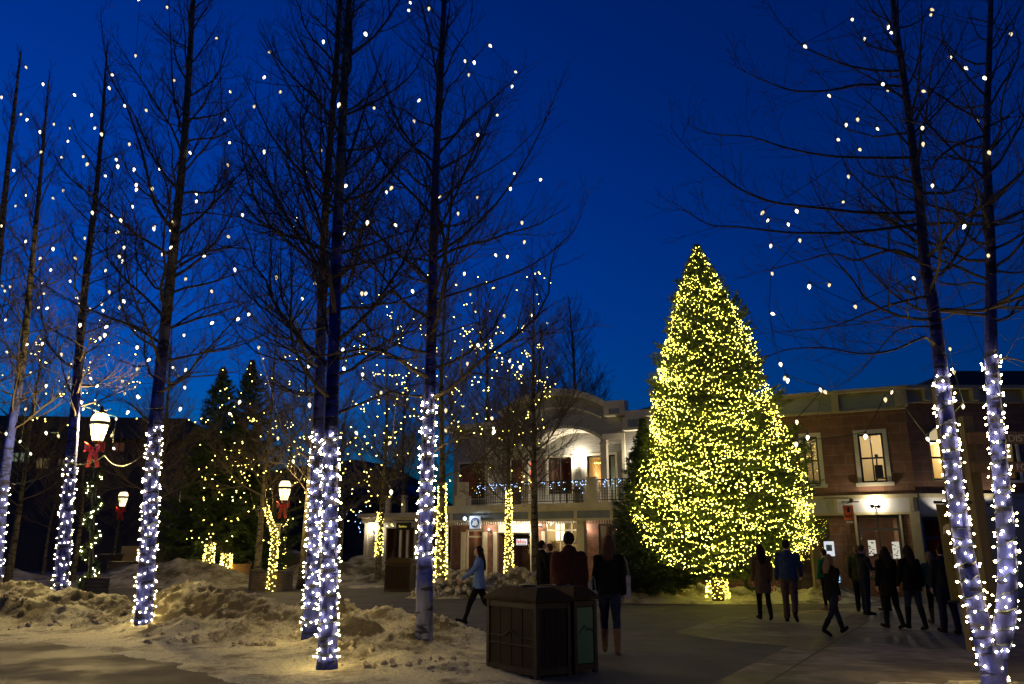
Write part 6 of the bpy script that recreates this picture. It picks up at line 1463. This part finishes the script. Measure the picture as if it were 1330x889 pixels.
    if hairlen > 0:
        n = 6; path = []
        for i in range(n + 1): t = i / n; path.append((hp_(0, -.055, 0) + V((0, -.045 * math.sin(t * 2.4) - .055 * t, -hairlen * t)), (.088 + .025 * math.sin(t * 3) * (1 if hairlen > .25 else .3)) * (1 - .35 * t * t), .05 * (1 - .35 * t)))
        n0 = len(h_.v); ring(h_, [(p_, rx, ry) for p_, rx, ry in path], 12)
        for x in (-1, 1): limb(h_, [hp_(x * .07, .01, .03), hp_(x * .082, -.01, -.05), hp_(x * .08, -.03, -.11)], [.025, .028, .022])
    # cut the hair off the face
    hm = remesh(h_, 'hair', .011, hair, root, 2, .014, sd_ + 9)
    bm = bmesh.new(); bm.from_mesh(hm.data); inv = HT.transposed(); kill = []
    for v in bm.verts:
        q = inv @ (v.co - hc)
        if q.y > .035 and q.z < .055 and abs(q.x) < .068: kill.append(v)
    bmesh.ops.delete(bm, geom=kill, context='VERTS'); bm.to_mesh(hm.data); bm.free()
    if hat:
        k = MB(); k.ell(hp_(0, -.005, .045), .093, .108, .085, 14, 10, HT); k.tube([hp_(.088 * math.cos(t * .5236), -.005 + .103 * math.sin(t * .5236), .03) for t in range(13)], .017, 6); remesh(k, 'hat', .012, hat, root, 2)
    if phone:
        a = As[phone - 1]; d = (a[2] - a[1]).normalized(); pc = a[2] + d * .07
        W_ = Matrix.Translation(Vector((loc[0], loc[1], -low * s))) @ Matrix.Rotation(R(face), 4, 'Z') @ Matrix.Scale(s, 4)
        ph = empty('phone', W_ @ (pc + V((0, .02, .03))), R(face), 'small phone with a glowing screen held by ' + phone_lab[0], 'phone'); k = MB(); k.box(-.035, .035, -.004, .004, -.07, .07); k.build('body', M_blk, ph)
        k = MB(); k.quad((-.031, -.0055, -.064), (.031, -.0055, -.064), (.031, -.0055, .064), (-.031, -.0055, .064)); k.build('screen', emit('phone_screen', (.25, .6, 1), 1.5), ph)
    return root
phone_lab = ['']
H_dk = mat('dark_hair', (.018, .012, .009), (.03, .018, .012), spec=.1, rough=.9, scale=30, stretch=(1, 1, .2)); H_br = mat('brown_hair', (.06, .035, .018), (.09, .05, .025), spec=.1, rough=.9, scale=30, stretch=(1, 1, .2)); H_bl = mat('fair_hair', (.16, .10, .05), (.2, .13, .07), spec=.1, rough=.9, scale=30, stretch=(1, 1, .2))
c_blk = cl('black_cloth', (.010, .009, .006)); c_nav = cl('dark_denim', (.018, .022, .035)); c_jean = cl('blue_denim', (.024, .034, .055)); c_tan = cl('tan_coat', (.12, .075, .04)); c_blue = cl('steel_blue_cloth', (.035, .06, .11)); c_lb = cl('light_blue_fleece', (.14, .24, .48)); c_mar = cl('maroon_coat', (.05, .016, .012))
c_khk = cl('brown_trousers', (.085, .06, .045)); c_grn = cl('bright_green_jacket', (.01, .16, .06)); c_olv = cl('olive_jacket', (.05, .06, .02)); c_teal = cl('teal_coat', (.02, .045, .045)); s_blk = cl('black_leather', (.012, .011, .011)); s_brn = cl('brown_leather', (.09, .045, .025)); s_tan = cl('tan_sheepskin', (.19, .11, .06)); c_grey = cl('dark_grey_coat', (.03, .027, .022))
def put(px, py_feet, py_head, Hmin=1.4, Hmax=1.95, D=None):
    if D is None: g_ = gnd(px, py_feet)
    else: g_ = at(px, 760, D * K); g_.z = 0
    Hh = at(px, py_head, g_.y).z
    return g_, max(Hmin, min(Hmax, Hh))
walk = ((24, 6), (-18, 22)); stand = ((2, 2), (-2, 2)); rl = ((6, 12, 6), (-6, 12, 6))
g_, h_ = put(622, 0, 711, D=17.6)
person('girl in a light blue fleece with long dark hair, walking left beside the bins', g_, h_, 92, ((26, 8), (-20, 24)), ((38, 12, 8), (-5, 15, 5)), c_lb, c_blk, s_blk, H_dk, .42, coat=.08, flare=.1, width=1.18)
g_, h_ = put(704, 0, 705, D=19.5); person('person in black with short dark hair facing right, near the bright shop window', g_, h_, -70, stand, ((14, 60, 6), (10, 40, 6)), c_blk, c_blk, s_blk, H_dk, 0, female=False, coat=.05)
g_, h_ = put(714, 0, 709, D=20.6); person('person partly hidden behind the man in black, face turned to the shop', g_, h_, 60, stand, rl, c_grey, c_blk, s_blk, H_br, .0, female=False, coat=.05)
g_, h_ = put(741, 852, 697); person('broad man in a maroon hooded coat seen from behind over the bin', g_, h_, 4, ((12, 4), (-10, 12)), ((8, 14, 8), (-8, 12, 8)), c_mar, c_nav, s_brn, H_dk, 0, female=False, coat=.06, hood=True, width=1.45)
g_, h_ = put(794, 852, 702); person('woman in a black jacket, jeans and tan boots seen from behind', g_, h_, -8, ((14, 4), (-6, 8)), ((4, 10, 8), (-4, 10, 8)), c_blk, c_jean, s_tan, H_br, .26, coat=.02, boots=.2, width=1.05)
g_, h_ = put(994, 806, 711); person('woman in a tan knee length coat walking away toward the christmas tree', g_, h_, -4, ((4, 2), (-7, 14)), rl, c_tan, c_blk, s_blk, H_dk, .36, coat=.3, flare=.2, boots=.06)
g_, h_ = put(1029, 808, 704); person('man in a steel blue jacket and brown trousers striding beside the tan coat woman', g_, h_, -22, ((2, 2), (-8, 38)), ((4, 10, 10), (6, 42, 14)), c_blue, c_khk, s_blk, H_dk, 0, female=False, coat=.0, width=1.1)
g_, h_ = put(1074, 806, 716, D=21.5); person('person in a bright green jacket mostly hidden behind the woman walking right', g_, h_, 20, stand, rl, c_grn, c_blk, s_tan, H_dk, 0, coat=.05)
phone_lab[0] = 'the woman in black walking right'
g_, h_ = put(1086, 826, 721); person('woman in black with fair long hair walking right past the brick shop', g_, h_, -62, ((26, 4), (-24, 18)), ((30, 60, 8), (-14, 30, 6)), c_blk, c_nav, s_blk, H_bl, .3, coat=.12, boots=.14, phone=1)
g_, h_ = put(1117, 799, 712, D=21.2); person('person in an olive jacket behind the man looking at his phone', g_, h_, -20, stand, rl, c_olv, c_blk, s_blk, H_bl, 0, female=False, coat=.08, hood=True)
phone_lab[0] = 'the man standing before the shop window'
g_, h_ = put(1127, 799, 711); person('man in dark clothes looking down at a phone before the shop window', g_, h_, -80, stand, ((26, 66, 4), (22, 66, 4)), c_grey, c_nav, s_blk, H_br, 0, female=False, coat=.04, bend=22, hood=True, phone=2)
g_, h_ = put(1148, 799, 722, Hmin=1.3, D=21.5); person('small person in a teal jacket half hidden behind the long coated woman', g_, h_, 10, stand, rl, cl('teal_green', (.02, .10, .07)), c_blk, s_blk, H_dk, .0, coat=.08)
g_, h_ = put(1160, 817, 714); person('woman in a long black coat walking away before the shop window', g_, h_, 5, ((4, 2), (-10, 14)), rl, c_blk, c_blk, s_blk, H_dk, .36, coat=.22, flare=.12, boots=.1)
g_, h_ = put(1191, 819, 713); person('woman with big curly dark hair, short puffy jacket, jeans and tall boots', g_, h_, 5, ((10, 3), (-8, 10)), ((6, 14, 12), (-6, 14, 12)), c_blk, c_jean, s_blk, H_dk, .34, coat=.1, boots=.3, flare=.12, width=1.12)
g_, h_ = put(1218, 811, 720); person('person in a dark teal coat and brown boots left of the banner', g_, h_, -8, ((4, 3), (-12, 20)), rl, c_teal, c_blk, s_brn, H_bl, .25, coat=.12, boots=.22)
g_, h_ = put(1236, 824, 712); person('person in jeans whose upper body is hidden behind the olive banner', g_, h_, 0, ((6, 3), (-5, 6)), rl, c_grey, c_nav, s_blk, H_dk, 0, female=False, coat=.0)

def bag(px, py, Y, label, m, w_=.3, h_=.26):
    q = at(px, py, Y); r = empty('handbag', q, R(12), label, 'bag'); mb = MB(); n = 8
    mb.slab([(w_ / 2 * math.cos(t * .5236) * (1 if abs(math.cos(t * .5236)) < .9 else .95), .06 * math.sin(t * .5236)) for t in range(12)], -h_ / 2, h_ / 2); mb.build('body', m, r, fix=True)
    mb = MB(); mb.tube([(-w_ * .35, 0, h_ / 2), (-w_ * .2, 0, h_ * 1.15), (0, 0, h_ * 1.35), (w_ * .2, 0, h_ * 1.15), (w_ * .35, 0, h_ / 2)], .01, 5); mb.build('strap', m, r)
g_ = gnd(794, 852); bag(812, 762, g_.y + .05, 'pale bag at the right hip of the woman in black with tan boots', cl('pale_canvas', (.35, .36, .36)), .2, .34)
g_ = gnd(741, 852); bag(771, 778, g_.y, 'small pale shopping bag held low between the broad man and the woman', cl('pale_paper', (.30, .32, .33)), .12, .26)
